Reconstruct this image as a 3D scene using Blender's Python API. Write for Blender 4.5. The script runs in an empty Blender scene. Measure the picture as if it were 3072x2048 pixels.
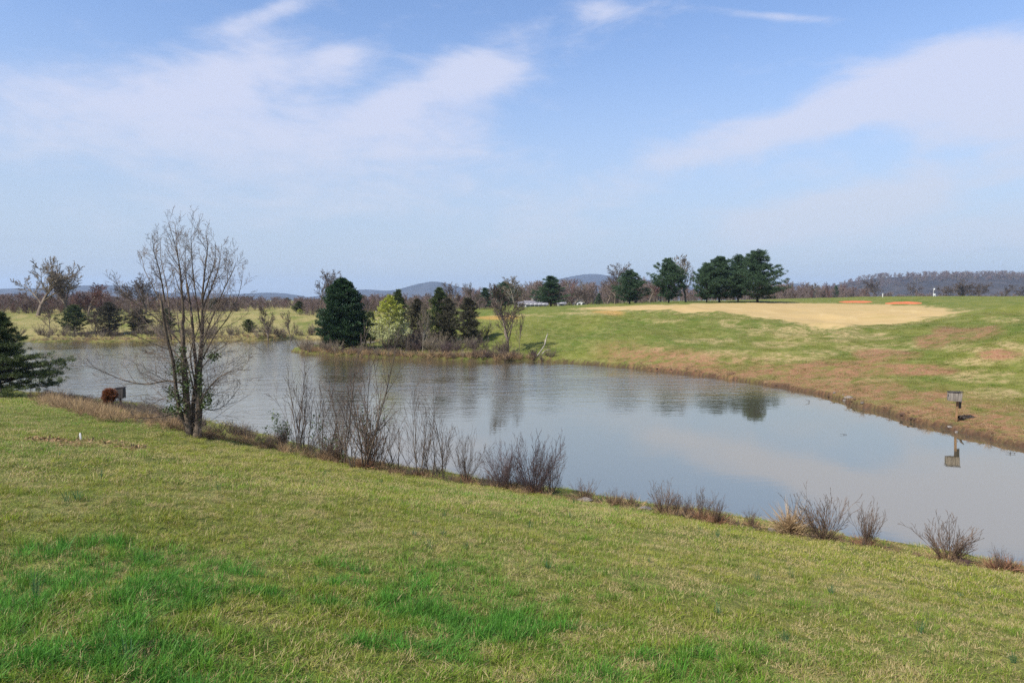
import bpy, math, random
import numpy as np

# ------------------------------------------------------------------ camera, sky, sun, exposure
SC = bpy.context.scene
COL = SC.collection
R = math.radians
CAM_H = 6.3                         # eye height over the pond
FPX, HORIZON = 2048.0, 900.0        # focal length and horizon row for a 3072 px wide frame
PITCH = math.atan((1024.0 - HORIZON) / FPX)
cam_data = bpy.data.cameras.new('camera')
cam_data.lens, cam_data.sensor_width = 24.0, 36.0
cam_data.clip_start, cam_data.clip_end = 0.1, 30000.0
cam = bpy.data.objects.new('camera', cam_data)
COL.objects.link(cam)
cam.location = (0, 0, CAM_H)
cam.rotation_euler = (math.pi / 2 - PITCH, 0, 0)
SC.camera = cam

SUN_EL, SUN_AZ = R(44), R(-126)     # azimuth measured from the view direction, negative = left
sdir = (math.sin(SUN_AZ) * math.cos(SUN_EL), math.cos(SUN_AZ) * math.cos(SUN_EL), math.sin(SUN_EL))


class NT:
    """small helper for building node trees"""
    def __init__(self, tree, clear=True):
        self.t = tree
        if clear:
            tree.nodes.clear()

    def n(self, typ, ins=None, **props):
        nd = self.t.nodes.new(typ)
        for k, v in props.items():
            setattr(nd, k, v)
        for k, v in (ins or {}).items():
            self.set(nd, k, v)
        return nd

    def set(self, nd, k, v):
        s = nd.inputs[k]
        if isinstance(v, bpy.types.NodeSocket):
            self.t.links.new(v, s)
        elif isinstance(v, bpy.types.Node):
            self.t.links.new(v.outputs[0], s)
        else:
            if s.type == 'RGBA' and len(v) == 3:
                v = (*v, 1)
            s.default_value = v

    def m(self, op, a, b=0.0, c=None, clamp=False):
        nd = self.n('ShaderNodeMath', {0: a, 1: b}, operation=op, use_clamp=clamp)
        if c is not None:
            self.set(nd, 2, c)
        return nd.outputs[0]

    def mix(self, f, a, b, blend='MIX'):
        nd = self.n('ShaderNodeMix', data_type='RGBA', blend_type=blend, clamp_factor=True)
        self.set(nd, 0, f)
        self.set(nd, 6, a)
        self.set(nd, 7, b)
        return nd.outputs[2]

    def ss(self, x, a, b, lo=0.0, hi=1.0):
        return self.n('ShaderNodeMapRange', {0: x, 1: a, 2: b, 3: lo, 4: hi}, interpolation_type='SMOOTHSTEP').outputs[0]

    def noise(self, vec, scale, detail=4, rough=0.55, dist=0.0):
        return self.n('ShaderNodeTexNoise', {'Vector': vec, 'Scale': scale, 'Detail': detail,
                                             'Roughness': rough, 'Distortion': dist}).outputs[0]

    def mapping(self, vec, scale=(1, 1, 1), rot=(0, 0, 0), loc=(0, 0, 0)):
        return self.n('ShaderNodeMapping', {'Vector': vec, 'Scale': scale, 'Rotation': rot, 'Location': loc}).outputs[0]


world = bpy.data.worlds.new('World')
SC.world = world
world.use_nodes = True
w = NT(world.node_tree)
gen = w.n('ShaderNodeTexCoord').outputs['Generated']
sky = w.n('ShaderNodeTexSky', sky_type='NISHITA', sun_disc=False, sun_elevation=SUN_EL, sun_rotation=SUN_AZ,
          altitude=150.0, air_density=1.0, dust_density=0.6, ozone_density=1.6)
sep = w.n('ShaderNodeSeparateXYZ', {0: gen})
X, Y, Z = sep.outputs
AZ = w.m('MULTIPLY', w.m('ARCTAN2', X, Y), 57.2958)
EL = w.m('MULTIPLY', w.m('ARCSINE', Z), 57.2958)
n_big = w.noise(w.mapping(gen, (2.2, 2.2, 4.5)), 1.0, 3, 0.5)
n_mid = w.noise(w.mapping(gen, (5.5, 5.5, 15), (R(10), R(-8), 0), (3.3, 1.2, 0.4)), 1.0, 7, 0.58, 0.35)
n_fine = w.noise(w.mapping(gen, (16, 16, 40), (R(14), R(-12), 0)), 1.0, 6, 0.6, 0.5)


def blob(az, el, ra, re, rot, amp):
    """one cloud bank: azimuth, elevation, radii and tilt in degrees"""
    da, de = w.m('SUBTRACT', AZ, az), w.m('SUBTRACT', EL, el)
    c, s = math.cos(R(rot)), math.sin(R(rot))
    a = w.m('ADD', w.m('MULTIPLY', da, c / ra), w.m('MULTIPLY', de, s / ra))
    b = w.m('ADD', w.m('MULTIPLY', da, -s / re), w.m('MULTIPLY', de, c / re))
    d = w.m('ADD', w.m('MULTIPLY', a, a), w.m('MULTIPLY', b, b))
    return w.m('MULTIPLY', w.m('EXPONENT', w.m('MULTIPLY', d, -1.0)), amp)


banks = [(-20.5, 17.6, 6.0, 2.2, 14, .62), (-13.5, 18.6, 3.0, 1.5, 20, .45), (-2.5, 17.9, 4.6, 2.1, 10, .72), (-9.5, 15.6, 4.2, 1.5, 22, .55), (-26, 13, 11, 3.0, 6, .66), (-13, 12, 10, 2.6, 4, .40),
         (-19, 21.2, 4.0, 0.7, 24, .46), (20, 12.6, 10, 1.6, 12, .70), (31, 14.8, 8, 2.2, 8, .80), (35, 12, 7, 3.0, 0, .60), (24, 6.6, 9.0, 1.7, 7, .90),
         (34, 4.5, 9, 1.8, 0, .40), (-14, 8, 24, 3.5, 0, .34), (20.5, 20.7, 5.2, .36, -11, .50), (7.3, 22.2, 2.0, .9, 0, .48)]
tot = None
for b in banks:
    v = blob(*b)
    tot = v if tot is None else w.m('ADD', tot, v)
shape = w.m('ADD', w.m('MULTIPLY', w.m('SUBTRACT', n_mid, 0.5), 1.45), w.m('MULTIPLY', w.m('SUBTRACT', n_fine, 0.5), 0.45))
behind = w.ss(w.m('ABSOLUTE', AZ), 44.0, 65.0)           # outside the frame the same broken cloud goes on
tot = w.m('ADD', tot, w.m('MULTIPLY', behind, w.ss(n_big, 0.42, 0.62, 0.0, 0.55)))
cover = w.ss(w.m('ADD', tot, shape), 0.03, 0.70, 0.0, 0.88)
veil = w.ss(EL, 24.0, 0.0, 0.06, 0.90)                    # thin milky veil thickening to the horizon
streak = w.m('MULTIPLY', w.ss(w.noise(w.mapping(w.n('ShaderNodeCombineXYZ', {0: AZ, 1: EL, 2: 0.0}).outputs[0],
             (0.045, 0.9, 1)), 1.0, 4, 0.5), 0.52, 0.72), w.ss(EL, 6.0, 1.0))
SKY_K = 0.078
blue = w.mix(1.0, sky.outputs[0], (1.38, 1.53, 1.80), 'MULTIPLY')
col = w.mix(veil, blue, (4.6, 5.2, 6.05))
col = w.mix(w.m('MULTIPLY', streak, 0.35), col, (3.7, 4.6, 6.0))
cloudc = w.mix(w.ss(EL, 4.0, 16.0), (5.7, 6.25, 7.2), (6.0, 6.35, 7.9))
col = w.mix(cover, col, cloudc)
bg = w.n('ShaderNodeBackground', {'Color': col, 'Strength': SKY_K})
w.n('ShaderNodeOutputWorld', {'Surface': bg.outputs[0]})

sun_data = bpy.data.lights.new('sun', 'SUN')
sun_data.energy, sun_data.angle, sun_data.color = 4.8, R(1.2), (1.0, 0.95, 0.86)
sun = bpy.data.objects.new('sun', sun_data)
COL.objects.link(sun)
sun.location = (sdir[0] * 60, sdir[1] * 60, sdir[2] * 60 + 10)
from mathutils import Vector
sun.rotation_euler = Vector(sdir).to_track_quat('Z', 'Y').to_euler()

SC.view_settings.view_transform = 'Standard'
SC.view_settings.look = 'None'
SC.view_settings.exposure = 0.57
SC.view_settings.gamma = 1.0
SC.render.engine = 'CYCLES'
SC.cycles.max_bounces = 4
SC.cycles.diffuse_bounces = 2
SC.cycles.glossy_bounces = 2
SC.cycles.transparent_max_bounces = 6
SC.cycles.volume_bounces = 0
SC.cycles.use_denoising = False
SC.cycles.sample_clamp_indirect = 2.5
SC.cycles.sample_clamp_direct = 4.0

rng = np.random.default_rng(7)
rnd = random.Random(11)


# ------------------------------------------------------------------ pixels of the 3072 px frame to points of the place
def ray(px, py):
    cx, cy = (px - 1536.0) / FPX, (1024.0 - py) / FPX
    return (cx, math.cos(PITCH) + cy * math.sin(PITCH), -math.sin(PITCH) + cy * math.cos(PITCH))


def at(px, py, y):
    d = ray(px, py)
    t = y / d[1]
    return (d[0] * t, y, CAM_H + d[2] * t)


def on_water(px, py):
    d = ray(px, py)
    t = -CAM_H / d[2]
    return (d[0] * t, d[1] * t)


# ------------------------------------------------------------------ value noise
def vnoise(x, y, seed=0):
    xi, yi = np.floor(x).astype(np.int64), np.floor(y).astype(np.int64)
    fx, fy = x - xi, y - yi
    fx, fy = fx * fx * (3 - 2 * fx), fy * fy * (3 - 2 * fy)

    def hsh(a, b):
        h = (a * 374761393 + b * 668265263 + seed * 974711) & 0xffffffff
        h = ((h ^ (h >> 13)) * 1274126177) & 0xffffffff
        return ((h ^ (h >> 16)) & 0xffff) / 65535.0
    a, b, c, d = hsh(xi, yi), hsh(xi + 1, yi), hsh(xi, yi + 1), hsh(xi + 1, yi + 1)
    return (a + (b - a) * fx) * (1 - fy) + (c + (d - c) * fx) * fy


def fbm(x, y, seed=0, octv=4):
    s, a, t = 0, 1.0, 0
    for i in range(octv):
        s = s + a * vnoise(x * 2 ** i, y * 2 ** i, seed + i * 7)
        t += a
        a *= 0.5
    return s / t


def sstep(x, a, b):
    t = np.clip((x - a) / (b - a), 0, 1)
    return t * t * (3 - 2 * t)


# ------------------------------------------------------------------ pond outline
shore_near = [(3072, 1722), (2843, 1676), (2600, 1635), (2470, 1612), (2250, 1575), (1988, 1534), (1750, 1496), (1610, 1476),
              (1500, 1462), (1330, 1434), (1256, 1420), (1088, 1396), (1000, 1376), (914, 1346), (850, 1332), (760, 1306),
              (680, 1286), (600, 1266), (520, 1244), (440, 1226), (340, 1212), (250, 1202), (150, 1190), (60, 1180)]
near_xy = [on_water(*p) for p in shore_near]
left_xy = [(-52, 54), (-75, 60), (-105, 75), (-112, 100), (-98, 106)]
shore_far = [(130, 1028), (260, 1027), (420, 1026), (560, 1024), (700, 1022), (830, 1020), (900, 1017)]
far_xy = [on_water(*p) for p in shore_far]
inlet = [(-26, 110), (-20, 103), (-20, 96), (-23, 91)]
shore_pen = [(905, 1042), (872, 1056), (930, 1062), (1000, 1066), (1090, 1070), (1200, 1075), (1300, 1078), (1400, 1082), (1500, 1084),
             (1600, 1084), (1700, 1089), (1800, 1097), (1960, 1112), (2100, 1128), (2300, 1156), (2410, 1174), (2510, 1198), (2580, 1222),
             (2700, 1256), (2860, 1294), (2960, 1314), (3072, 1342)]
pen_xy = [on_water(*p) for p in shore_pen]
right_xy = [(30, 23), (42, 14), (52, 2), (48, -12), (34, -8), (24, 3), (17, 10.5)]
pond = np.array(near_xy + left_xy + far_xy + inlet + pen_xy + right_xy)


def catmull(P, k=3):
    n, out = len(P), []
    for i in range(n):
        p0, p1, p2, p3 = P[i - 1], P[i], P[(i + 1) % n], P[(i + 2) % n]
        for j in range(k):
            t = j / k
            out.append(0.5 * (2 * p1 + (p2 - p0) * t + (2 * p0 - 5 * p1 + 4 * p2 - p3) * t * t + (3 * p1 - p0 - 3 * p2 + p3) * t ** 3))
    return np.array(out)


POND = catmull(pond, 2)


def sdf(x, y, poly):
    """distance to a polygon, negative inside"""
    d2 = np.full(x.shape, 1e18)
    inside = np.zeros(x.shape, bool)
    n = len(poly)
    for i in range(n):
        ax, ay = poly[i]
        bx, by = poly[(i + 1) % n]
        ex, ey = bx - ax, by - ay
        t = np.clip(((x - ax) * ex + (y - ay) * ey) / (ex * ex + ey * ey + 1e-12), 0, 1)
        qx, qy = x - ax - t * ex, y - ay - t * ey
        d2 = np.minimum(d2, qx * qx + qy * qy)
        if abs(ey) > 1e-12:
            c = ((ay > y) != (by > y)) & (x < ex * (y - ay) / ey + ax)
            inside ^= c
    d = np.sqrt(d2)
    return np.where(inside, -d, d)


# ------------------------------------------------------------------ the lie of the land
ctrl = []
for p in near_xy:                                            # lawn: a straight fall from the camera's feet to the shore
    L = math.hypot(*p)
    ctrl.append((p[0], p[1], 0.22))
    for f in (0.3, 0.65):
        ctrl.append((p[0] * f, p[1] * f, 4.6 + (0.22 - 4.6) * (f ** 1.02)))
ctrl += [(0, 0, 4.6), (-15, 0, 4.9), (-40, 20, 3.2), (-60, 45, 1.0), (10, 3, 3.4), (0, -20, 6.2), (-30, -15, 6.4), (25, -20, 3.0)]
for p in left_xy + far_xy + inlet + pen_xy + right_xy:
    ctrl.append((p[0], p[1], 0.22))
land_px = [  # right slope, fairway top and the land round it: pixel row, pixel column, distance
    (1620, 1040, 76), (1620, 985, 90), (1620, 940, 104), (1620, 922, 130), (1500, 985, 88), (1500, 950, 105), (1500, 928, 135), (1600, 922, 190),
    (1800, 1040, 70), (1800, 985, 82), (1800, 945, 94), (1800, 922, 112), (2000, 1040, 66), (2000, 985, 76), (2000, 945, 86), (2000, 913, 112),
    (2200, 1060, 61), (2200, 1000, 70), (2200, 950, 79), (2150, 907, 122), (2450, 1090, 55), (2450, 1030, 63), (2450, 982, 72), (2450, 935, 95),
    (2450, 906, 128), (2300, 905, 126), (2600, 896, 140), (2600, 1050, 57), (2640, 982, 75), (2700, 889, 150), (2750, 940, 88), (2750, 1010, 65),
    (2750, 1120, 46), (2900, 932, 92), (2900, 905, 115), (2900, 889, 145), (2930, 992, 57), (2860, 1050, 50), (3072, 920, 78), (3072, 889, 140), (3072, 965, 57),
    (2820, 962, 78), (3072, 1040, 46), (3072, 1150, 40), (3072, 1240, 33), (2860, 1200, 37.5), (3300, 900, 110), (3400, 1000, 60),
    # peninsula and the left field
    (1030, 1044, 86), (1180, 1040, 86), (1320, 1040, 84), (1420, 1020, 86), (1180, 990, 104), (1320, 975, 104), (1420, 955, 108), (1250, 940, 135),
    (1050, 975, 120), (300, 1003, 110), (300, 968, 130), (300, 944, 152), (60, 1003, 110), (60, 944, 152), (560, 1000, 110), (560, 962, 130),
    (560, 940, 155), (830, 1000, 110), (830, 965, 127), (830, 938, 150), (1000, 938, 150), (1250, 925, 165), (-300, 1000, 112), (-300, 942, 150)]
for a, b, d in land_px:
    ctrl.append(at(a, b, d))
for az in range(-80, 90, 16):
    for rr, zz_ in ((260, 5.0), (450, 4.5)):
        if az > 5:
            zz_ += 1.0
        ctrl.append((rr * math.sin(R(az)), rr * math.cos(R(az)), zz_))
CT = np.array(ctrl, float)
SCALE = 60.0
cx_, cy_ = CT[:, 0] / SCALE, CT[:, 1] / SCALE


def tps_u(r2):
    return r2 * np.log(r2 + 1e-9)


n_ = len(CT)
K = tps_u((cx_[:, None] - cx_) ** 2 + (cy_[:, None] - cy_) ** 2) + np.eye(n_) * 2e-3
Pm = np.c_[np.ones(n_), cx_, cy_]
A = np.zeros((n_ + 3, n_ + 3))
A[:n_, :n_], A[:n_, n_:], A[n_:, :n_] = K, Pm, Pm.T
SOL = np.linalg.solve(A, np.r_[CT[:, 2], 0, 0, 0])


def tps(x, y):
    out = SOL[n_] + SOL[n_ + 1] * x / SCALE + SOL[n_ + 2] * y / SCALE
    for i in range(n_):
        out = out + SOL[i] * tps_u((x / SCALE - cx_[i]) ** 2 + (y / SCALE - cy_[i]) ** 2)
    return out


def shore_dist(x, y):
    x, y = np.asarray(x, float), np.asarray(y, float)
    d = np.full(x.shape, 400.0)
    m = (np.abs(x) < 190) & (y < 260) & (y > -80)
    if m.any():
        dd = sdf(x[m], y[m], POND)
        dd = dd + (fbm(x[m] * 0.9, y[m] * 0.9, 5, 3) - 0.5) * 0.9
        d[m] = dd
    return d


def height(x, y, full=False):
    x, y = np.atleast_1d(np.asarray(x, float)), np.atleast_1d(np.asarray(y, float))
    r = np.hypot(x, y)
    far = sstep(r, 300, 430)
    s = np.minimum(1.0, 430 / np.maximum(r, 1e-6))
    z = tps(x * s, y * s)
    z = np.where(r > 430, 4.8, z * (1 - far) + 4.8 * far)
    d = shore_dist(x, y)
    z = z + (fbm(x * 0.35, y * 0.35, 3, 3) - 0.5) * 0.22 * sstep(d, 0.5, 5) + (fbm(x * 3, y * 3, 4, 2) - 0.5) * 0.05
    z = z + (fbm(x * 0.085 + 3, y * 0.085, 17, 3) - 0.5) * 2.2 * sstep(d, 3, 14) * sstep(y + x * 0.7, 52, 70) * sstep(x, -4, 12) * (1 - sstep(y, 92, 112))
    lip = 0.20 + 0.22 * fbm(x * 0.5, y * 0.5, 9, 2)
    z = np.maximum(z, lip * sstep(d, 0.0, 0.35))
    t = sstep(d, -0.14, 0.16)
    z = (-0.3 - 0.25 * np.clip(-d, 0, 6)) * (1 - t) + z * t
    return (z, d) if full else z


def hz(x, y):
    return float(height(np.array([x]), np.array([y]))[0])


def ground(px, py, dmax=400.0):
    """where the line of sight through a pixel meets the land"""
    d = ray(px, py)
    t = np.exp(np.linspace(math.log(2.0), math.log(dmax), 420))
    z = CAM_H + d[2] * t - np.maximum(height(d[0] * t, d[1] * t), 0)
    i = int(np.argmax(z < 0)) if (z < 0).any() else len(t) - 1
    if i > 0:
        a = z[i - 1] / (z[i - 1] - z[i] + 1e-9)
        tt = t[i - 1] + (t[i] - t[i - 1]) * min(max(a, 0), 1)
    else:
        tt = t[i]
    x, y = d[0] * tt, d[1] * tt
    return (x, y, hz(x, y))


# ------------------------------------------------------------------ mesh helpers
def new_mesh(name, V, F4=None, F3=None, smooth=False, attr=None, mats=()):
    me = bpy.data.meshes.new(name)
    V = np.asarray(V, np.float32).reshape(-1, 3)
    F4 = np.zeros((0, 4), np.int32) if F4 is None else np.asarray(F4, np.int32).reshape(-1, 4)
    F3 = np.zeros((0, 3), np.int32) if F3 is None else np.asarray(F3, np.int32).reshape(-1, 3)
    me.vertices.add(len(V))
    me.vertices.foreach_set('co', V.ravel())
    idx = np.r_[F4.ravel(), F3.ravel()]
    me.loops.add(len(idx))
    me.loops.foreach_set('vertex_index', idx)
    me.polygons.add(len(F4) + len(F3))
    me.polygons.foreach_set('loop_start', np.r_[np.arange(len(F4)) * 4, len(F4) * 4 + np.arange(len(F3)) * 3].astype(np.int32))
    if smooth:
        me.polygons.foreach_set('use_smooth', np.ones(len(F4) + len(F3), bool))
    for k, (dom, typ, arr) in (attr or {}).items():
        at_ = me.attributes.new(k, typ, dom)
        at_.data.foreach_set({'FLOAT': 'value', 'INT': 'value', 'FLOAT_VECTOR': 'vector', 'FLOAT_COLOR': 'color'}[typ],
                             np.asarray(arr, np.int32 if typ == 'INT' else np.float32).ravel())
    for mt in mats:
        me.materials.append(mt)
    me.update(calc_edges=True)
    me.validate()
    return me


def link(name, data, parent=None, loc=None, rz=None):
    o = bpy.data.objects.new(name, data)
    COL.objects.link(o)
    if parent is not None:
        o.parent = parent
    if loc is not None:
        o.location = loc
    if rz is not None:
        o.rotation_euler = (0, 0, rz)
    return o


def tag(o, label=None, cat=None, group=None, kind=None):
    for k, v in (('label', label), ('category', cat), ('group', group), ('kind', kind)):
        if v:
            o[k] = v
    return o


def tubes(polys):
    """polys: (points, radii, sides); returns vertices and quads of all tubes"""
    groups = {}
    for p, r, k in polys:
        groups.setdefault((len(p), k), []).append((p, r))
    Vs, Fs, base = [], [], 0
    for (n, k), items in groups.items():
        P = np.array([i[0] for i in items], float)
        Rr = np.array([i[1] for i in items], float)
        T = np.gradient(P, axis=1)
        T /= np.linalg.norm(T, axis=2, keepdims=True) + 1e-9
        ref = np.where(np.abs(T[:, :1, 2:3]) > 0.8, np.array([1.0, 0.13, 0.0]), np.array([0.05, 0.1, 1.0]))
        U = np.cross(T, np.broadcast_to(ref, T.shape))
        U /= np.linalg.norm(U, axis=2, keepdims=True) + 1e-9
        W = np.cross(T, U)
        a = np.arange(k) * 2 * math.pi / k
        ring = P[:, :, None, :] + Rr[:, :, None, None] * (np.cos(a)[:, None] * U[:, :, None, :] + np.sin(a)[:, None] * W[:, :, None, :])
        m = len(items)
        Vs.append(ring.reshape(-1, 3))
        i0 = (np.arange(m)[:, None, None] * n + np.arange(n - 1)[None, :, None]) * k
        j = np.arange(k)[None, None, :]
        j2 = (j + 1) % k
        q = np.stack([i0 + j, i0 + j2, i0 + k + j2, i0 + k + j], axis=-1).reshape(-1, 4)
        Fs.append(q + base)
        base += m * n * k
    return np.concatenate(Vs), np.concatenate(Fs)


def tube_mesh(name, polys, mat):
    V, F = tubes(polys)
    return new_mesh(name, V, F, smooth=True, mats=[mat])


def box_arrays(boxes):
    """boxes: (cx, cy, cz, sx, sy, sz, rz) full sizes"""
    V, F = [], []
    for bx in boxes:
        cx, cy, cz, sx, sy, sz = bx[:6]
        rz = bx[6] if len(bx) > 6 else 0
        c, s = math.cos(rz), math.sin(rz)
        b = len(V)
        for dz in (-.5, .5):
            for dx, dy in ((-.5, -.5), (.5, -.5), (.5, .5), (-.5, .5)):
                lx, ly = dx * sx, dy * sy
                V.append((cx + lx * c - ly * s, cy + lx * s + ly * c, cz + dz * sz))
        F += [(b, b + 3, b + 2, b + 1), (b + 4, b + 5, b + 6, b + 7), (b, b + 1, b + 5, b + 4), (b + 1, b + 2, b + 6, b + 5),
              (b + 2, b + 3, b + 7, b + 6), (b + 3, b, b + 4, b + 7)]
    return V, F


def boxes(name, bl, mat, parent=None, bevel=0.0):
    V, F = box_arrays(bl)
    o = link(name, new_mesh(name, V, F, mats=[mat]), parent)
    if bevel:
        md = o.modifiers.new('bevel', 'BEVEL')
        md.width, md.segments = bevel, 2
    return o


def prism(name, pts2d, depth, mat, parent=None):
    """polygon in x,z extruded along y by depth, centred"""
    n = len(pts2d)
    V = [(x, -depth / 2, z) for x, z in pts2d] + [(x, depth / 2, z) for x, z in pts2d]
    me = bpy.data.meshes.new(name)
    F = [tuple(range(n)), tuple(range(2 * n - 1, n - 1, -1))] + [(i, i + n, (i + 1) % n + n, (i + 1) % n) for i in range(n)]
    me.from_pydata(V, [], F)
    me.materials.append(mat)
    return link(name, me, parent)


def copy_tree(o, parent=None):
    c = o.copy()
    COL.objects.link(c)
    c.parent = parent
    for ch in list(o.children):
        copy_tree(ch, c)
    return c


# ------------------------------------------------------------------ materials
MATS = {}


def mat(name, c1, c2=None, scale=3.0, rough=0.85, bump=0.0, coord='Object', spec=0.2, stretch=(1, 1, 1), attr=None, transl=0.0):
    if name in MATS:
        return MATS[name]
    m = bpy.data.materials.new(name)
    m.use_nodes = True
    t = NT(m.node_tree)
    co = t.n('ShaderNodeTexCoord').outputs[coord]
    vec = t.mapping(co, stretch)
    c2 = c2 or tuple(v * 0.7 for v in c1)
    nz = t.noise(vec, scale, 5, 0.6)
    fac = t.ss(nz, 0.35, 0.65)
    if attr:
        av = t.n('ShaderNodeAttribute', attribute_name=attr).outputs['Fac']
        fac = t.m('ADD', t.m('MULTIPLY', fac, 0.45), t.m('MULTIPLY', av, 0.55))
    colr = t.mix(fac, c2, c1)
    bs = t.n('ShaderNodeBsdfPrincipled', {'Base Color': colr, 'Roughness': rough, 'Specular IOR Level': spec})
    if bump:
        b = t.n('ShaderNodeBump', {'Strength': bump, 'Distance': 0.02, 'Height': nz})
        t.set(bs, 'Normal', b.outputs[0])
    out = bs.outputs[0]
    if transl:
        tr = t.n('ShaderNodeBsdfTranslucent', {'Color': colr})
        out = t.n('ShaderNodeMixShader', {0: transl, 1: bs.outputs[0], 2: tr.outputs[0]}).outputs[0]
    t.n('ShaderNodeOutputMaterial', {'Surface': out})
    MATS[name] = m
    return m


BARK = mat('bark_grey_brown', (0.24, 0.195, 0.15), (0.09, 0.07, 0.055), 9, 0.9, 0.6, stretch=(1, 1, 0.25))
BARK_PALE = mat('bark_pale', (0.36, 0.33, 0.27), (0.16, 0.14, 0.115), 5, 0.9, 0.4, stretch=(1, 1, 0.3))
BARK_DARK = mat('bark_dark', (0.075, 0.06, 0.05), (0.03, 0.025, 0.02), 9, 0.9, 0.5, stretch=(1, 1, 0.25))
TWIG = mat('twig_brown', (0.15, 0.115, 0.09), (0.075, 0.055, 0.045), 2)
TWIG_PURPLE = mat('twig_purple', (0.125, 0.085, 0.08), (0.06, 0.042, 0.042), 2)
TWIG_RED = mat('twig_red', (0.21, 0.105, 0.085), (0.12, 0.06, 0.05), 1.5)
TWIG_LIGHT = mat('twig_tawny', (0.20, 0.135, 0.095), (0.09, 0.06, 0.042), 2)
TWIG_GREY = mat('twig_grey', (0.19, 0.15, 0.125), (0.095, 0.072, 0.06), 2)
BARK_BROWN = mat('bark_dark_brown', (0.17, 0.13, 0.095), (0.055, 0.042, 0.032), 9, 0.9, 0.6, stretch=(1, 1, 0.25))  # dark brown bark of the lakeside tree and the saplings
TWIG_TAN = mat('twig_tan', (0.27, 0.225, 0.165), (0.15, 0.12, 0.09), 1.5)
TWIG_FAR = mat('twig_far_wood', (0.27, 0.205, 0.185), (0.15, 0.108, 0.10), 0.15)
BUD = mat('bud_red', (0.36, 0.14, 0.09), (0.24, 0.10, 0.06), 3)
LEAF_DEAD = mat('dead_leaf', (0.38, 0.26, 0.135), (0.20, 0.12, 0.06), 2, attr='v')
NEEDLE_PINE = mat('pine_needles', (0.080, 0.130, 0.062), (0.026, 0.055, 0.032), 0.9, 0.7, attr='v', transl=0.12)
NEEDLE_CEDAR = mat('cedar_needles', (0.125, 0.150, 0.050), (0.026, 0.048, 0.018), 1.2, 0.75, attr='v', transl=0.12)
NEEDLE_DULL = mat('cedar_needles_dull', (0.125, 0.11, 0.068), (0.05, 0.05, 0.034), 0.8, 0.8, attr='v', transl=0.1)
LEAF_HOLLY = mat('holly_leaves', (0.042, 0.088, 0.030), (0.012, 0.032, 0.013), 1.0, 0.45, attr='v', spec=0.4, transl=0.06)
LEAF_PEAR = mat('pear_bloom', (0.62, 0.61, 0.42), (0.38, 0.41, 0.17), 0.8, 0.8, attr='v', transl=0.25)
LEAF_PEAR_TOP = mat('pear_young_leaves', (0.47, 0.47, 0.09), (0.26, 0.30, 0.05), 0.8, 0.8, attr='v', transl=0.25)
LEAF_IVY = mat('ivy_leaves', (0.10, 0.135, 0.035), (0.025, 0.05, 0.015), 2, 0.5, attr='v', spec=0.4, transl=0.15)
LEAF_OLIVE = mat('olive_buds', (0.25, 0.22, 0.09), (0.15, 0.12, 0.06), 1, attr='v', transl=0.2)
RUST = mat('rust_needles', (0.34, 0.13, 0.05), (0.13, 0.05, 0.025), 4, attr='v', transl=0.1)
BROWN_GRASS = mat('brown_grass', (0.30, 0.20, 0.115), (0.16, 0.10, 0.06), 3, attr='v', transl=0.15)
STRAW = mat('straw', (0.50, 0.36, 0.20), (0.25, 0.16, 0.085), 3, attr='v', transl=0.2)
WOOD_GREY = mat('weathered_wood', (0.21, 0.185, 0.16), (0.085, 0.072, 0.062), 8, 0.9, 0.4, stretch=(1, 1, 0.12))
WOOD_BROWN = mat('brown_post_wood', (0.25, 0.15, 0.075), (0.11, 0.065, 0.035), 8, 0.9, 0.4, stretch=(1, 1, 0.12))
WOOD_DARK = mat('dark_wood', (0.075, 0.065, 0.06), (0.03, 0.026, 0.025), 8, 0.9, 0.4, stretch=(1, 1, 0.15))
HOLE = mat('dark_inside', (0.012, 0.01, 0.009), (0.006, 0.005, 0.005), 3)
ROOF_GREY = mat('roof_shingle_grey', (0.21, 0.20, 0.215), (0.14, 0.135, 0.15), 3, 0.9)
WALL_WHITE = mat('white_siding', (0.45, 0.44, 0.43), (0.37, 0.36, 0.35), 1.5, 0.7)
WALL_GREY = mat('grey_siding', (0.34, 0.32, 0.33), (0.26, 0.245, 0.255), 1.5, 0.8)
GLASS = mat('window_glass', (0.02, 0.025, 0.03), (0.012, 0.014, 0.018), 1, 0.08, spec=0.6)
WHITE = mat('white_paint', (0.80, 0.80, 0.78), (0.70, 0.70, 0.68), 4, 0.6)
CLAY = mat('orange_clay', (0.58, 0.17, 0.065), (0.43, 0.12, 0.05), 1.2, 0.95, 0.3)
STONE = mat('bank_stone', (0.26, 0.23, 0.21), (0.10, 0.085, 0.075), 6, 0.95, 0.5)
MUD = mat('dark_mud', (0.085, 0.05, 0.035), (0.04, 0.025, 0.02), 5, 0.9, 0.6)

# ------------------------------------------------------------------ ground sheet
def poly_px(pts):
    return np.array([ground(*p)[:2] for p in pts])


TAN = poly_px([(1735, 925), (1850, 919.5), (2000, 915), (2150, 911), (2300, 909), (2460, 910), (2620, 913), (2760, 918), (2850, 926), (2885, 935),
               (2820, 944), (2760, 957), (2640, 974), (2520, 982), (2450, 975), (2350, 962), (2240, 943), (2050, 936), (1900, 933)])
# soft patches in the turf: (pixel x, pixel y, half width px, half height px, tilt) turned into ground ellipses
def patch(px, py, hw, hh):
    a, b = ground(px - hw, py), ground(px + hw, py)
    c, d = ground(px, py - hh), ground(px, py + hh)
    return (0.5 * (a[0] + b[0]), 0.5 * (a[1] + b[1]), 0.5 * (b[0] - a[0]), 0.5 * (b[1] - a[1]), 0.5 * (c[0] - d[0]), 0.5 * (c[1] - d[1]))


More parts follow.
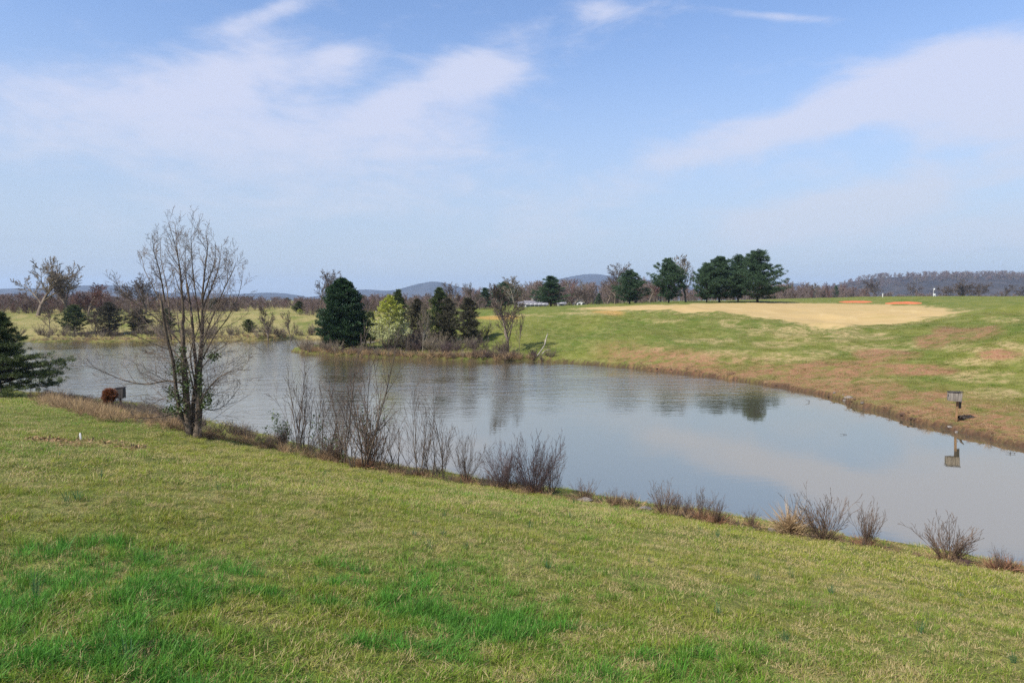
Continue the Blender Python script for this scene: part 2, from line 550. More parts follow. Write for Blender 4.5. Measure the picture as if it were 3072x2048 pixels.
SOIL_P = [patch(*p) for p in [(2200, 1118, 220, 20), (2430, 1112, 190, 24), (2700, 1112, 150, 16), (2660, 1062, 90, 16), (2800, 1012, 50, 14),
                              (2900, 985, 90, 10), (2760, 1205, 150, 34), (2620, 1190, 110, 20), (2560, 1090, 120, 14), (3000, 1062, 60, 14),
                              (2960, 1262, 90, 24), (1950, 1100, 60, 7)]]
STRAW_P = [patch(*p) for p in [(2190, 965, 30, 12), (2260, 985, 60, 16), (2370, 1000, 50, 16), (2330, 1030, 70, 10), (2480, 1010, 110, 22),
                               (2200, 1060, 90, 12), (2240, 1082, 150, 10), (2560, 985, 120, 10), (2450, 1060, 60, 12), (3020, 1050, 60, 28),
                               (2920, 1085, 80, 12), (1990, 960, 60, 6), (1950, 1048, 60, 8), (2060, 1072, 60, 8), (1760, 940, 90, 5),
                               (1850, 928, 80, 4), (2860, 928, 30, 3), (2640, 1010, 60, 10), (2500, 970, 90, 12), (1560, 948, 90, 4), (2640, 1040, 120, 14), (2880, 1050, 100, 16), (2950, 1130, 110, 18), (2350, 1070, 120, 14), (3000, 960, 60, 8), (2120, 1020, 90, 8),
                               (2980, 1180, 90, 16), (2560, 1140, 120, 10)]]
ORANGE_P = [patch(*p) for p in [(1825, 937, 44, 5), (1490, 952, 60, 6)]]
FIELD_P = [patch(*p) for p in [(830, 945, 180, 8), (850, 972, 130, 14), (200, 1012, 260, 7), (300, 955, 250, 10), (560, 1010, 200, 8),
                               (700, 960, 120, 12)]]
LEAFY_P = [patch(*p) for p in [(270, 1332, 120, 9), (130, 1322, 60, 5), (390, 1345, 50, 6)]]


def pmask(x, y, plist, soft=1.6):
    m = np.zeros(x.shape)
    for cx, cy, ux, uy, vx, vy in plist:
        det = ux * vy - uy * vx
        if abs(det) < 1e-6:
            continue
        dx, dy = x - cx, y - cy
        a, b = (dx * vy - dy * vx) / det, (ux * dy - uy * dx) / det
        m = np.maximum(m, np.clip(soft - (a * a + b * b) * soft * 0.62, 0, 1))
    return m


def land_masks(x, y, d):
    n1 = fbm(x * 0.5, y * 0.5, 21, 4)
    n2 = fbm(x * 1.7, y * 1.7, 31, 3)
    near = (y < 60) & (np.hypot(x, y) < 130)
    tan = np.zeros(x.shape)
    mm = (y > 50) & (y < 170) & (x > -10) & (x < 130)
    tan[mm] = sstep(-sdf(x[mm], y[mm], TAN) + (n1[mm] - 0.5) * 3.0 + (n2[mm] - 0.5) * 1.6, -0.4, 0.5)
    soil = np.clip(pmask(x, y, SOIL_P) * (0.35 + 1.3 * sstep(n1 * 0.5 + n2 * 0.5, 0.34, 0.6)), 0, 1)
    strip = sstep(x + 0.25 * (y - 50), 8, 18) * (y > 12) * (y < 75) * sstep(d, 7.5, 1.0) * sstep(x, 6, 12)
    ring = np.zeros(x.shape)
    ring[mm] = sstep(np.abs(sdf(x[mm], y[mm], TAN) - 0.8), 2.6, 0.4)
    soil = np.maximum(soil, np.clip(strip * (0.25 + 1.2 * sstep(n1 * 0.55 + n2 * 0.45, 0.30, 0.58)), 0, 0.9))
    straw = np.clip(pmask(x, y, STRAW_P) * sstep(n2 * 0.55 + n1 * 0.45, 0.34, 0.62) * 1.25, 0, 1)
    field = pmask(x, y, FIELD_P) * sstep(n1, 0.3, 0.6)
    left_field = sstep(y, 98, 106) * sstep(-x, 8, 24)
    straw = np.maximum(straw, np.maximum(field * 0.8, left_field * 0.85 * sstep(n1, 0.2, 0.6)))
    straw = np.maximum(straw, ring * sstep(n2 * 0.7 + n1 * 0.3, 0.36, 0.6))
    orange = pmask(x, y, ORANGE_P)
    leafy = np.clip(pmask(x, y, LEAFY_P) * (0.4 + sstep(n2, 0.35, 0.6)), 0, 1)
    mud = sstep(-d, -0.5, -0.05)
    return tan, soil, straw, orange, leafy, mud


def angles():
    a = list(np.arange(-52, 52.01, 0.24))
    b = list(np.arange(54, 306, 4.0))
    return np.radians(np.array(a + b))


ANG = angles()
RAD = np.r_[np.exp(np.linspace(math.log(0.6), math.log(13.5), 110))[:-1], np.exp(np.linspace(math.log(13.5), math.log(112), 380))[:-1],
            np.exp(np.linspace(math.log(112), math.log(7000), 120))]
gx = (RAD[:, None] * np.sin(ANG)[None, :]).ravel()
gy = (RAD[:, None] * np.cos(ANG)[None, :]).ravel()
gz, gd = height(gx, gy, True)
gm = land_masks(gx, gy, gd)
nr, na = len(RAD), len(ANG)
i0 = np.arange(nr - 1)[:, None] * na
j0 = np.arange(na)[None, :]
j1 = (j0 + 1) % na
F4 = np.stack([i0 + j0, i0 + na + j0, i0 + na + j1, i0 + j1], -1).reshape(-1, 4)
Vg = np.c_[gx, gy, gz]
Vg = np.r_[Vg, [[0, 0, hz(0, 0)]]]
F3 = np.stack([np.full(na, len(Vg) - 1), np.arange(na), (np.arange(na) + 1) % na], -1)
ext = lambda a: np.r_[a, a[-1] * 0]
lushg = sstep(np.hypot((gx + 3) / 7, (gy - 5) / 5), 1.5, 0.2)


def ground_material():
    m = bpy.data.materials.new('turf')
    m.use_nodes = True
    t = NT(m.node_tree)
    pos = t.n('ShaderNodeNewGeometry').outputs['Position']
    A_ = lambda nm: t.n('ShaderNodeAttribute', attribute_name=nm).outputs['Fac']
    big = t.noise(pos, 0.12, 4, 0.55)
    mid = t.noise(t.mapping(pos, (1, 0.6, 1)), 0.9, 5, 0.6)
    fine = t.noise(pos, 7.0, 4, 0.65)
    vf = t.noise(pos, 30.0, 3, 0.6)
    grass = t.mix(t.ss(big, 0.35, 0.65), (0.098, 0.135, 0.020), (0.165, 0.170, 0.034))
    grass = t.mix(t.ss(mid, 0.42, 0.66, 0, 0.75), grass, (0.235, 0.22, 0.072))
    grass = t.mix(t.ss(fine, 0.35, 0.72, 0, 0.55), grass, (0.06, 0.09, 0.015))
    grass = t.mix(t.ss(vf, 0.56, 0.72, 0, 0.5), grass, (0.36, 0.31, 0.15))
    patchy = t.ss(t.noise(pos, 2.2, 6, 0.7), 0.36, 0.58)
    straw = t.mix(fine, (0.46, 0.36, 0.19), (0.27, 0.20, 0.075))
    soilc = t.mix(t.ss(fine, 0.3, 0.7), (0.22, 0.095, 0.052), (0.34, 0.185, 0.108))
    soilc = t.mix(t.ss(vf, 0.55, 0.75, 0, 0.55), soilc, (0.45, 0.34, 0.22))
    tanc = t.mix(t.noise(t.mapping(pos, (0.25, 1.2, 1), (0, 0, R(12))), 0.5, 5, 0.6), (0.37, 0.255, 0.11), (0.45, 0.33, 0.16))
    tanc = t.mix(t.ss(t.noise(t.mapping(pos, (0.15, 1.5, 1), (0, 0, R(10))), 0.6, 4, 0.55), 0.50, 0.68, 0, 0.55), tanc, (0.31, 0.245, 0.09))
    tanc = t.mix(t.ss(fine, 0.45, 0.75, 0, 0.4), tanc, (0.32, 0.235, 0.10))
    tanc = t.mix(t.ss(t.noise(pos, 0.45, 5, 0.65), 0.5, 0.7, 0, 0.45), tanc, (0.49, 0.375, 0.20))
    c = grass
    c = t.mix(t.m('MULTIPLY', A_('straw'), patchy), c, straw)
    c = t.mix(t.m('MULTIPLY', A_('soil'), t.ss(patchy, 0, 1, 0.35, 0.95)), c, soilc)
    c = t.mix(t.m('MULTIPLY', A_('orange'), 0.5), c, (0.52, 0.27, 0.09))
    c = t.mix(t.m('MULTIPLY', A_('leafy'), patchy), c, (0.22, 0.125, 0.06))
    c = t.mix(A_('tan'), c, tanc)
    mud = t.mix(fine, (0.035, 0.023, 0.018), (0.085, 0.052, 0.035))
    c = t.mix(t.m('MULTIPLY', A_('mud'), 0.95), c, mud)
    hgt = t.m('ADD', fine, t.m('MULTIPLY', vf, 0.5))
    rough_amt = t.ss(A_('tan'), 0.0, 1.0, 0.9, 0.15)
    bp = t.n('ShaderNodeBump', {'Strength': rough_amt, 'Distance': 0.10, 'Height': hgt})
    bs = t.n('ShaderNodeBsdfPrincipled', {'Base Color': c, 'Roughness': 0.95, 'Specular IOR Level': 0.1, 'Normal': bp.outputs[0]})
    t.n('ShaderNodeOutputMaterial', {'Surface': bs.outputs[0]})
    return m


names = ('tan', 'soil', 'straw', 'orange', 'leafy', 'mud')
gme = new_mesh('ground', Vg, F4, F3, smooth=True, mats=[ground_material()],
               attr={k: ('POINT', 'FLOAT', ext(a)) for k, a in zip(names, gm)})
tag(link('ground', gme), kind='structure')


# ------------------------------------------------------------------ pond water
def water_material():
    m = bpy.data.materials.new('pond_water')
    m.use_nodes = True
    t = NT(m.node_tree)
    pos = t.n('ShaderNodeNewGeometry').outputs['Position']
    s = t.n('ShaderNodeSeparateXYZ', {0: pos})
    # wind touches the open middle of the pond; the near right arm lies calm behind the bank
    wind = t.ss(t.m('ADD', t.m('MULTIPLY', s.outputs[0], -0.5), t.m('MULTIPLY', s.outputs[1], 0.86)), 25.0, 46.0)
    gust = t.ss(t.noise(t.mapping(pos, (0.035, 0.09, 1), (0, 0, R(-15))), 1.0, 4, 0.55), 0.30, 0.62, 0.25, 1.0)
    amt = t.m('MULTIPLY', wind, gust)
    r1 = t.noise(t.mapping(pos, (1.6, 2.8, 1), (0, 0, R(-20))), 1.0, 4, 0.6, 0.3)
    r2 = t.noise(t.mapping(pos, (5, 8, 1), (0, 0, R(15))), 1.0, 3, 0.5)
    r0 = t.noise(t.mapping(pos, (0.35, 0.95, 1), (0, 0, R(-12))), 1.0, 3, 0.55, 0.4)
    hgt = t.m('ADD', t.m('ADD', r1, t.m('MULTIPLY', r2, 0.22)), t.m('MULTIPLY', r0, 1.6))
    st = t.m('ADD', t.m('MULTIPLY', amt, 0.9), 0.016)
    bp = t.n('ShaderNodeBump', {'Strength': st, 'Distance': 0.060, 'Height': hgt})
    murk = t.mix(t.noise(pos, 0.08, 3), (0.10, 0.092, 0.062), (0.12, 0.11, 0.076))
    df = t.n('ShaderNodeBsdfDiffuse', {'Color': murk})
    gl = t.n('ShaderNodeBsdfGlossy', {'Color': (0.88, 0.82, 0.71), 'Roughness': 0.02, 'Normal': bp.outputs[0]})
    fc = t.n('ShaderNodeLayerWeight', {'Blend': 0.5}).outputs['Facing']
    fac = t.m('ADD', t.m('MULTIPLY', t.m('POWER', fc, 3.0), 0.62), 0.34, clamp=True)
    bs = t.n('ShaderNodeMixShader', {0: fac, 1: df.outputs[0], 2: gl.outputs[0]})
    t.n('ShaderNodeOutputMaterial', {'Surface': bs.outputs[0]})
    return m


seg = np.roll(POND, -1, 0) - np.roll(POND, 1, 0)
nrm = np.c_[seg[:, 1], -seg[:, 0]] / (np.linalg.norm(seg, axis=1, keepdims=True) + 1e-9)
area = 0.5 * np.sum(POND[:, 0] * np.roll(POND[:, 1], -1) - np.roll(POND[:, 0], -1) * POND[:, 1])
WP = POND + nrm * (1.4 if area > 0 else -1.4)
import bmesh
bm = bmesh.new()
fv = bm.faces.new([bm.verts.new((x, y, 0.0)) for x, y in WP])
bm.normal_update()
if fv.normal.z < 0:
    fv.normal_flip()
bmesh.ops.triangulate(bm, faces=bm.faces[:])
wm = bpy.data.meshes.new('pond_water')
bm.to_mesh(wm)
bm.free()
wm.materials.append(water_material())
tag(link('pond_water', wm), kind='structure')


# ------------------------------------------------------------------ far hills
def hill_material(name, c1, c2, scale):
    return mat(name, c1, c2, scale, 1.0, 0.0, coord='Object')


def hill(outline, dist, depth, material, bump_h, seed, base=2.0, step=None):
    pts = np.array([at(px, py - 4, dist) for px, py in outline])
    x = np.arange(pts[0, 0], pts[-1, 0], step or dist * 0.0028)
    top = np.interp(x, pts[:, 0], pts[:, 2])
    k = np.ones(7) / 7
    top = np.convolve(np.r_[np.full(3, top[0]), top, np.full(3, top[-1])], k, 'valid')
    nrow = 26
    s = np.linspace(0, 1, nrow)
    prof = np.sin(s * math.pi) ** 0.8
    Yd = dist - depth * 0.5 + depth * s
    XX, SS = np.meshgrid(x, s)
    YY = np.meshgrid(x, Yd)[1]
    ZZ = base + (top[None, :] - base) * prof[:, None]
    spur = fbm(XX / (depth * 0.35), YY / (depth * 0.35), seed, 3) - 0.5
    ZZ = ZZ + spur * (top[None, :] - base) * 0.35 * np.sin(SS * math.pi * 2) ** 2
    ZZ = ZZ + (rng.random(ZZ.shape) - 0.5) * bump_h
    ZZ = np.where(SS * (1 - SS) == 0, base - 3, ZZ)
    V = np.c_[XX.ravel(), YY.ravel(), ZZ.ravel()]
    nx = len(x)
    a = np.arange(nrow - 1)[:, None] * nx + np.arange(nx - 1)[None, :]
    F = np.stack([a, a + 1, a + nx + 1, a + nx], -1).reshape(-1, 4)
    return tag(link('hill', new_mesh('hill', V, F, smooth=True, mats=[material])), kind='structure'), (x, top)


FOREST = hill_material('far_forest', (0.060, 0.056, 0.056), (0.036, 0.036, 0.040), 0.012)
hill([(-700, 866), (-300, 868), (0, 872), (180, 868), (279, 861), (340, 859), (391, 866), (442, 882), (520, 884), (578, 881), (680, 888),
      (764, 885), (815, 881), (853, 887), (884, 894), (960, 900)], 4000, 1200, FOREST, 3, 1)
hill([(960, 895), (1057, 876), (1108, 872), (1159, 877), (1205, 873), (1251, 858), (1297, 849), (1315, 849), (1343, 855), (1378, 865), (1417, 874),
      (1455, 882), (1500, 892), (1540, 900)], 4600, 1300, FOREST, 3, 2)
hill([(1480, 898), (1577, 866), (1608, 857), (1672, 842), (1736, 829), (1774, 825), (1805, 828), (1850, 836), (1908, 841), (1953, 845), (2010, 852),
      (2080, 868), (2150, 890), (2200, 900)], 5000, 1400, FOREST, 3, 3)
hill([(2240, 898), (2330, 860), (2381, 853), (2430, 860), (2500, 880), (2560, 896)], 5200, 1000, FOREST, 3, 4)
RIDGE_MAT = hill_material('near_ridge_forest', (0.058, 0.050, 0.048), (0.034, 0.032, 0.034), 0.03)
_, RIDGE = hill([(2380, 893), (2470, 876), (2514, 866), (2549, 859), (2575, 849), (2618, 840), (2663, 837), (2720, 835), (2778, 833), (2855, 834),
                 (2970, 832), (3019, 836), (3072, 839), (3300, 850), (3700, 866)], 1500, 600, RIDGE_MAT, 2.5, 5, step=5.0)


# ------------------------------------------------------------------ growing bare wood
def norm3(v):
    l = math.sqrt(v[0] * v[0] + v[1] * v[1] + v[2] * v[2]) + 1e-9
    return (v[0] / l, v[1] / l, v[2] / l)


def grow(out, rg, p, d, L, r, lev, P):
    nseg = P['seg'][lev]
    step = L / nseg
    pts, rad = [p], [r]
    r_end = r * P.get('taper', 0.35)
    wig, trop = P['wig'], P['trop'][lev]
    dirs = [d]
    for i in range(nseg):
        d = norm3((d[0] + rg.gauss(0, wig), d[1] + rg.gauss(0, wig), d[2] + rg.gauss(0, wig) * 0.7 + trop))
        p = (p[0] + d[0] * step, p[1] + d[1] * step, p[2] + d[2] * step)
        pts.append(p)
        rad.append(max(P['rmin'], r + (r_end - r) * (i + 1) / nseg))
        dirs.append(d)
    out.append((pts, rad, 7 if r > 0.06 else 5 if r > 0.025 else 3, lev))
    spawn(out, rg, pts, rad, dirs, L, lev, P)


def spawn(out, rg, pts, rad, dirs, L, lev, P):
    if lev + 1 >= len(P['seg']):
        return
    nseg = len(pts) - 1
    nc = P['nch'][lev]
    nc = max(1, int(round(nc * rg.uniform(0.75, 1.25)))) if nc else 0
    s0 = P['s0'][lev]
    for c in range(nc):
        s = s0 + (1 - s0) * (c + rg.random()) / nc
        f = s * nseg
        i = min(int(f), nseg - 1)
        f -= i
        a, b = pts[i], pts[i + 1]
        q = (a[0] + (b[0] - a[0]) * f, a[1] + (b[1] - a[1]) * f, a[2] + (b[2] - a[2]) * f)
        dd = dirs[min(i + 1, nseg)]
        ang = R(P['ang'][lev]) * rg.uniform(0.65, 1.3)
        az = rg.uniform(0, 2 * math.pi)
        ref = (0, 0, 1) if abs(dd[2]) < 0.9 else (1, 0, 0)
        u = norm3((dd[1] * ref[2] - dd[2] * ref[1], dd[2] * ref[0] - dd[0] * ref[2], dd[0] * ref[1] - dd[1] * ref[0]))
        v = (dd[1] * u[2] - dd[2] * u[1], dd[2] * u[0] - dd[0] * u[2], dd[0] * u[1] - dd[1] * u[0])
        ca, sa = math.cos(ang), math.sin(ang)
        cz, sz = math.cos(az), math.sin(az)
        nd = norm3(tuple(dd[k] * ca + (u[k] * cz + v[k] * sz) * sa for k in range(3)))
        if nd[2] < P.get('minz', -0.3):
            nd = norm3((nd[0], nd[1], P.get('minz', -0.3)))
        ln = L * P['len'][lev] * (1.0 - P.get('fall', 0.5) * s) * rg.uniform(0.7, 1.25)
        rr = max(P['rmin'], (rad[i] + (rad[i + 1] - rad[i]) * f) * P['rr'])
        grow(out, rg, q, nd, ln, rr, lev + 1, P)


def split_levels(out, k=1):
    a = [(p, r, s) for p, r, s, l in out if l <= k]
    b = [(p, r, s) for p, r, s, l in out if l > k]
    return a, b


def bare_meshes(name, seed, P, trunk_mat, twig_mat, k=1, stems=1, lean=0.0, h=1.0):
    """unit-height bare tree: meshes for trunk and crown"""
    rg = random.Random(seed)
    out = []
    for s in range(stems):
        az = rg.uniform(0, 6.28)
        d = norm3((math.cos(az) * lean * rg.uniform(.4, 1), math.sin(az) * lean * rg.uniform(.4, 1), 1))
        grow(out, rg, (math.cos(az) * 0.012 * (stems > 1), math.sin(az) * 0.012 * (stems > 1), -0.02), d, P['L'] * rg.uniform(0.8, 1.05), P['r'], 0, P)
    zmax = max(max(q[2] for q in p) for p, r, s, l in out)
    out = [([(q[0] / zmax, q[1] / zmax, q[2] / zmax) for q in p], [x / zmax for x in r], s, l) for p, r, s, l in out]
    a, b = split_levels(out, k)
    return tube_mesh(name + '_trunk', a, trunk_mat), tube_mesh(name + '_crown', b, twig_mat)


P_ROUND = dict(L=0.72, r=0.019, seg=[7, 6, 5, 4, 3], wig=0.10, trop=[0.03, 0.07, 0.05, 0.03, 0.02], nch=[11, 7, 6, 4], s0=[0.28, 0.25, 0.2, 0.15],
               ang=[42, 40, 42, 45], len=[0.66, 0.60, 0.55, 0.5], rr=0.55, rmin=0.0016, fall=0.45)
P_OVAL = dict(P_ROUND, L=0.85, nch=[15, 7, 6, 4], ang=[36, 34, 38, 42], len=[0.50, 0.52, 0.52, 0.5], s0=[0.2, .25, .2, .15], trop=[.03, .10, .07, .04, .02])
P_SPREAD = dict(P_ROUND, L=0.40, r=0.024, nch=[11, 8, 7, 5], ang=[50, 42, 42, 46], len=[1.25, 0.58, 0.52, 0.45], s0=[0.32, 0.25, 0.25, 0.15], wig=0.12,
                trop=[.0, .055, .04, .03, .02], rmin=0.0016)
P_WOOD = dict(P_ROUND, L=0.75, nch=[13, 6, 5], seg=[6, 5, 4, 3], rmin=0.0036, len=[0.6, 0.6, 0.55], ang=[38, 40, 42], s0=[.04, .15, .1], trop=[.03, .08, .05, .03])

# ------------------------------------------------------------------ foliage made of many small blades
def leaf_mesh(name, C, D, L, W, mats_, seed, midx=None, quad=False):
    """one small pointed face per leaf at C pointing along D"""
    rg = np.random.default_rng(seed)
    n = len(C)
    D = D / (np.linalg.norm(D, axis=1, keepdims=True) + 1e-9)
    S = np.cross(D, rg.normal(size=(n, 3)))
    S /= np.linalg.norm(S, axis=1, keepdims=True) + 1e-9
    L = (L * rg.uniform(0.6, 1.3, n))[:, None] if np.isscalar(L) else L[:, None]
    Wd = (W * rg.uniform(0.7, 1.3, n))[:, None]
    v = rg.random(n)
    if quad:
        V = np.stack([C, C + D * L * 0.5 + S * Wd * 0.5, C + D * L, C + D * L * 0.5 - S * Wd * 0.5], 1).reshape(-1, 3)
        F = np.arange(4 * n).reshape(-1, 4)
        me = new_mesh(name, V, F, attr={'v': ('FACE', 'FLOAT', v)}, mats=mats_)
    else:
        V = np.stack([C - S * Wd * 0.5, C + S * Wd * 0.5, C + D * L], 1).reshape(-1, 3)
        F = np.arange(3 * n).reshape(-1, 3)
        me = new_mesh(name, V, None, F, attr={'v': ('FACE', 'FLOAT', v)}, mats=mats_)
    if midx is not None:
        me.polygons.foreach_set('material_index', np.asarray(midx, np.int32))
    return me


def conifer(name, seed, prof, nb, rise, curl, leaf_l, leaf_w, per, nclump, clump_r, mats_, bark, t0=0.08, trunk_r=0.016, top=0.98, spray=0.16,
            updir=0.35, gap=0.0, midx_fn=None, quad=False, jit=0.25):
    """unit-height evergreen; boughs of clumps of small leaves. prof(t) = crown radius at height t"""
    rg = np.random.default_rng(seed)
    C, D, polys = [], [], []
    polys.append(([(rg.normal(0, .004), rg.normal(0, .004), z) for z in np.linspace(-0.02, top, 9)], list(np.linspace(trunk_r, 0.002, 9)), 7))
    for i in range(nb):
        t = t0 + (1 - t0) * ((i + rg.random()) / nb) ** 0.92
        az = i * 2.39996 + rg.normal(0, 0.35)
        if rg.random() < gap:
            continue
        ln = prof(t) * rg.uniform(1 - jit * 1.4, 1 + jit * 0.6)
        o = np.array([math.cos(az), math.sin(az), 0])
        lat = np.array([-math.sin(az), math.cos(az), 0])
        rs, cl = rise(t) + rg.normal(0, 0.08), curl(t)
        P_ = lambda s: np.outer(s, o) * ln + np.outer(rs * s + cl * s * s, [0, 0, 1]) * ln + np.array([0, 0, t * top * 0.985])
        ss = np.linspace(0, 1, 5)
        polys.append((P_(ss).tolist(), list(np.linspace(0.0055, 0.0012, 5) * (0.5 + ln * 2)), 4))
        ncl = max(2, int(nclump * (0.35 + ln / 0.25)))
        s = 0.22 + 0.78 * rg.random(ncl) ** 0.75
        cen = P_(s) + np.outer(rg.normal(0, spray, ncl) * ln * (1.15 - s * 0.75), lat) * 1.6
        cen[:, 2] += rg.normal(0, 0.03, ncl) * ln + 0.01
        cc = np.repeat(cen, per, 0)
        off = rg.normal(size=cc.shape)
        off /= np.linalg.norm(off, axis=1, keepdims=True)
        rr = clump_r * rg.uniform(0.3, 1.0, len(cc))[:, None]
        C.append(cc + off * rr * np.array([1, 1, 0.6]))
        D.append(off * 0.8 + o * 0.55 + np.array([0, 0, updir]))
    C, D = np.concatenate(C), np.concatenate(D)
    midx = midx_fn(C, rg) if midx_fn else None
    return (tube_mesh(name + '_trunk', polys, bark), leaf_mesh(name + '_crown', C, D, leaf_l, leaf_w, mats_, seed + 1, midx, quad))


def tree_from(meshes, name, label, cat, loc, h, wscale=1.0, rz=0.0, group=None, parts=('trunk', 'crown')):
    o = bpy.data.objects.new(name, None)
    COL.objects.link(o)
    o.empty_display_size = 0.3
    o.location = loc
    o.rotation_euler = (0, 0, rz)
    o.scale = (h * wscale, h * wscale, h)
    for pn, me in zip(parts, meshes):
        link(pn, me, o)
    return tag(o, label, cat, group)


def crown_width(me):
    v = np.empty(len(me.vertices) * 3, np.float32)
    me.vertices.foreach_get('co', v)
    v = v.reshape(-1, 3)
    return float(np.mean([np.percentile(v[:, k], 98.5) - np.percentile(v[:, k], 1.5) for k in (0, 1)]))


def stand(meshes, name, label, cat, px, d, top_py, wscale=1.0, rz=0.0, group=None, sink=0.05, parts=('trunk', 'crown')):
    """plant a unit tree at column px, distance d, so that its top reaches row top_py"""
    x, y, zt = at(px, top_py, d)
    zb = hz(x, y) - sink
    if wscale > 8:                                           # given as crown width in pixels
        wscale = wscale * d / FPX / (crown_width(meshes[1]) * (zt - zb))
    return tree_from(meshes, name, label, cat, (x, y, zb), zt - zb, wscale, rz, group, parts)


tri = lambda peak, w_, tip=0.02: (lambda t: tip + w_ * (min(t / peak, 1) ** 0.7) * ((1 - max(t - peak, 0) / (1 - peak)) ** 0.85))
# white pines: broad crowns of tufted boughs
PINES = [conifer('white_pine', 100 + s, p, 128, lambda t: -0.10 + 0.50 * t, lambda t: 0.20, 0.030, 0.0085, 24, 10, 0.032, [NEEDLE_PINE], BARK_DARK,
                 t0=0.09, trunk_r=0.022, spray=0.20, updir=0.5, jit=0.42, gap=0.10)
         for s, p in enumerate([tri(0.30, 0.40, 0.06), tri(0.22, 0.44, 0.05), tri(0.42, 0.42, 0.07), tri(0.18, 0.42, 0.03)])]
SPRUCE = conifer('small_spruce', 120, tri(0.08, 0.34), 80, lambda t: -0.15, lambda t: 0.15, 0.03, 0.010, 16, 7, 0.03, [NEEDLE_PINE], BARK_DARK, t0=0.04)
CEDARS = [conifer('red_cedar', 130 + s, p, 120, lambda t: 0.30 + 0.35 * t, lambda t: 0.15, 0.032, 0.0085, 18, 9, 0.028, [m_], BARK_DARK,
                  t0=0.05, spray=0.16, updir=0.7, jit=0.35, gap=g)
          for s, (p, m_, g) in enumerate([(tri(0.22, 0.36, 0.03), NEEDLE_CEDAR, 0), (tri(0.30, 0.27, 0.02), NEEDLE_DULL, 0.1), (tri(0.35, 0.19, 0.03), NEEDLE_DULL, 0.1),
                                          (tri(0.25, 0.25, 0.02), NEEDLE_CEDAR, 0.1)])]
HOLLY = conifer('holly', 140, lambda t: 0.33 * float(np.interp(t, [0, .1, .24, .49, .74, .9, 1], [.6, .9, 1, .80, .55, .27, .02])), 260, lambda t: 0.10 + 0.35 * t,
                lambda t: 0.20, 0.030, 0.0125, 14, 12, 0.026, [LEAF_HOLLY], BARK_DARK, t0=0.03, trunk_r=0.02, spray=0.16, updir=0.8, jit=0.16, quad=True)
PEAR = conifer('pear', 150, lambda t: 0.33 * float(np.interp(t, [0, .06, .14, .43, .74, 1], [.5, .8, 1, .80, .42, .03])), 120, lambda t: 0.25 + 0.45 * t,
               lambda t: 0.22, 0.024, 0.012, 9, 10, 0.022, [LEAF_PEAR, LEAF_PEAR_TOP], BARK_PALE, t0=0.10, trunk_r=0.016, spray=0.14, updir=0.7, jit=0.3, quad=True,
               midx_fn=lambda C, g: (C[:, 2] + g.normal(0, 0.15, len(C)) > 0.52).astype(int))
ROUND = [bare_meshes('bare_tree', 200 + s, P_ROUND, BARK, TWIG) for s in range(2)]
OVAL = [bare_meshes('bare_oval_tree', 210 + s, P_OVAL, BARK, TWIG) for s in range(2)]
OVAL_PALE = bare_meshes('pale_oval_tree', 214, P_OVAL, BARK_PALE, TWIG_TAN, k=2)
OVAL_RED = bare_meshes('red_oval_tree', 215, P_OVAL, BARK, TWIG_RED)
SPREAD = [bare_meshes('spreading_tree', 220 + s, P_SPREAD, BARK, TWIG_TAN if s == 0 else TWIG, k=1) for s in range(2)]
WOODS = [bare_meshes('wood_tree', 230 + s, P_WOOD, BARK, [TWIG_FAR, TWIG_FAR, TWIG_RED, TWIG_TAN][s]) for s in range(4)]

# the pines and bare trees along the fairway crest
G_P = 'white pines on the fairway crest'
stand(PINES[3], 'pine_tree', 'lone dark pine in front of the low grey-roofed house', 'pine', 1652, 140, 828, 88, 0.4, G_P)
stand(SPRUCE, 'spruce_tree', 'small dark cone-shaped spruce left of the tallest crest bare tree pair', 'spruce', 1797, 136, 879, 26, 1.0)
stand(ROUND[0], 'bare_tree', 'tall bare tree leaning against a round dark pine left of the crest', 'tree', 1845, 131, 784, 78, 0.3)
stand(PINES[0], 'pine_tree', 'squat pine directly right of the tall bare tree with crowns touching', 'pine', 1890, 126, 812, 86, 2.0, G_P)
stand(PINES[2], 'pine_tree', 'open-crowned pine standing alone left of the pale bare tree', 'pine', 2008, 124, 777, 90, 3.3, G_P)
stand(OVAL_PALE, 'bare_tree', 'pale bare oval-crowned tree between the pines on the crest', 'tree', 2059, 126, 760, 76, 0.0)
stand(PINES[2], 'pine_tree', 'leftmost pine of the four clustered on the crest', 'pine', 2122, 121, 790, 80, 0.9, G_P)
stand(PINES[0], 'pine_tree', 'second pine from the left in the crest cluster of four', 'pine', 2160, 123, 772, 108, 4.1, G_P)
stand(PINES[2], 'pine_tree', 'pine standing back between the two biggest pines of the cluster', 'pine', 2216, 129, 767, 88, 5.3, G_P)
stand(PINES[1], 'pine_tree', 'largest and rightmost pine of the crest cluster with drooping skirt', 'pine', 2275, 121, 753, 134, 1.7, G_P)
stand(OVAL_RED, 'bare_tree', 'low rusty-brown bare tree left of the open-crowned pine', 'tree', 1950, 168, 846, 46, 0.2)
stand(ROUND[1], 'bare_tree', 'broad brown bare tree tucked behind the squat pine', 'tree', 1822, 150, 842, 70, 2.2)

stand(ROUND[1], 'bare_tree', 'olive-brown bare tree in front of the white gabled house, left one', 'tree', 1722, 186, 868, 52, 1.2)
stand(ROUND[0], 'bare_tree', 'olive-brown bare tree in front of the white gabled house, right one', 'tree', 1756, 188, 862, 56, 2.9)
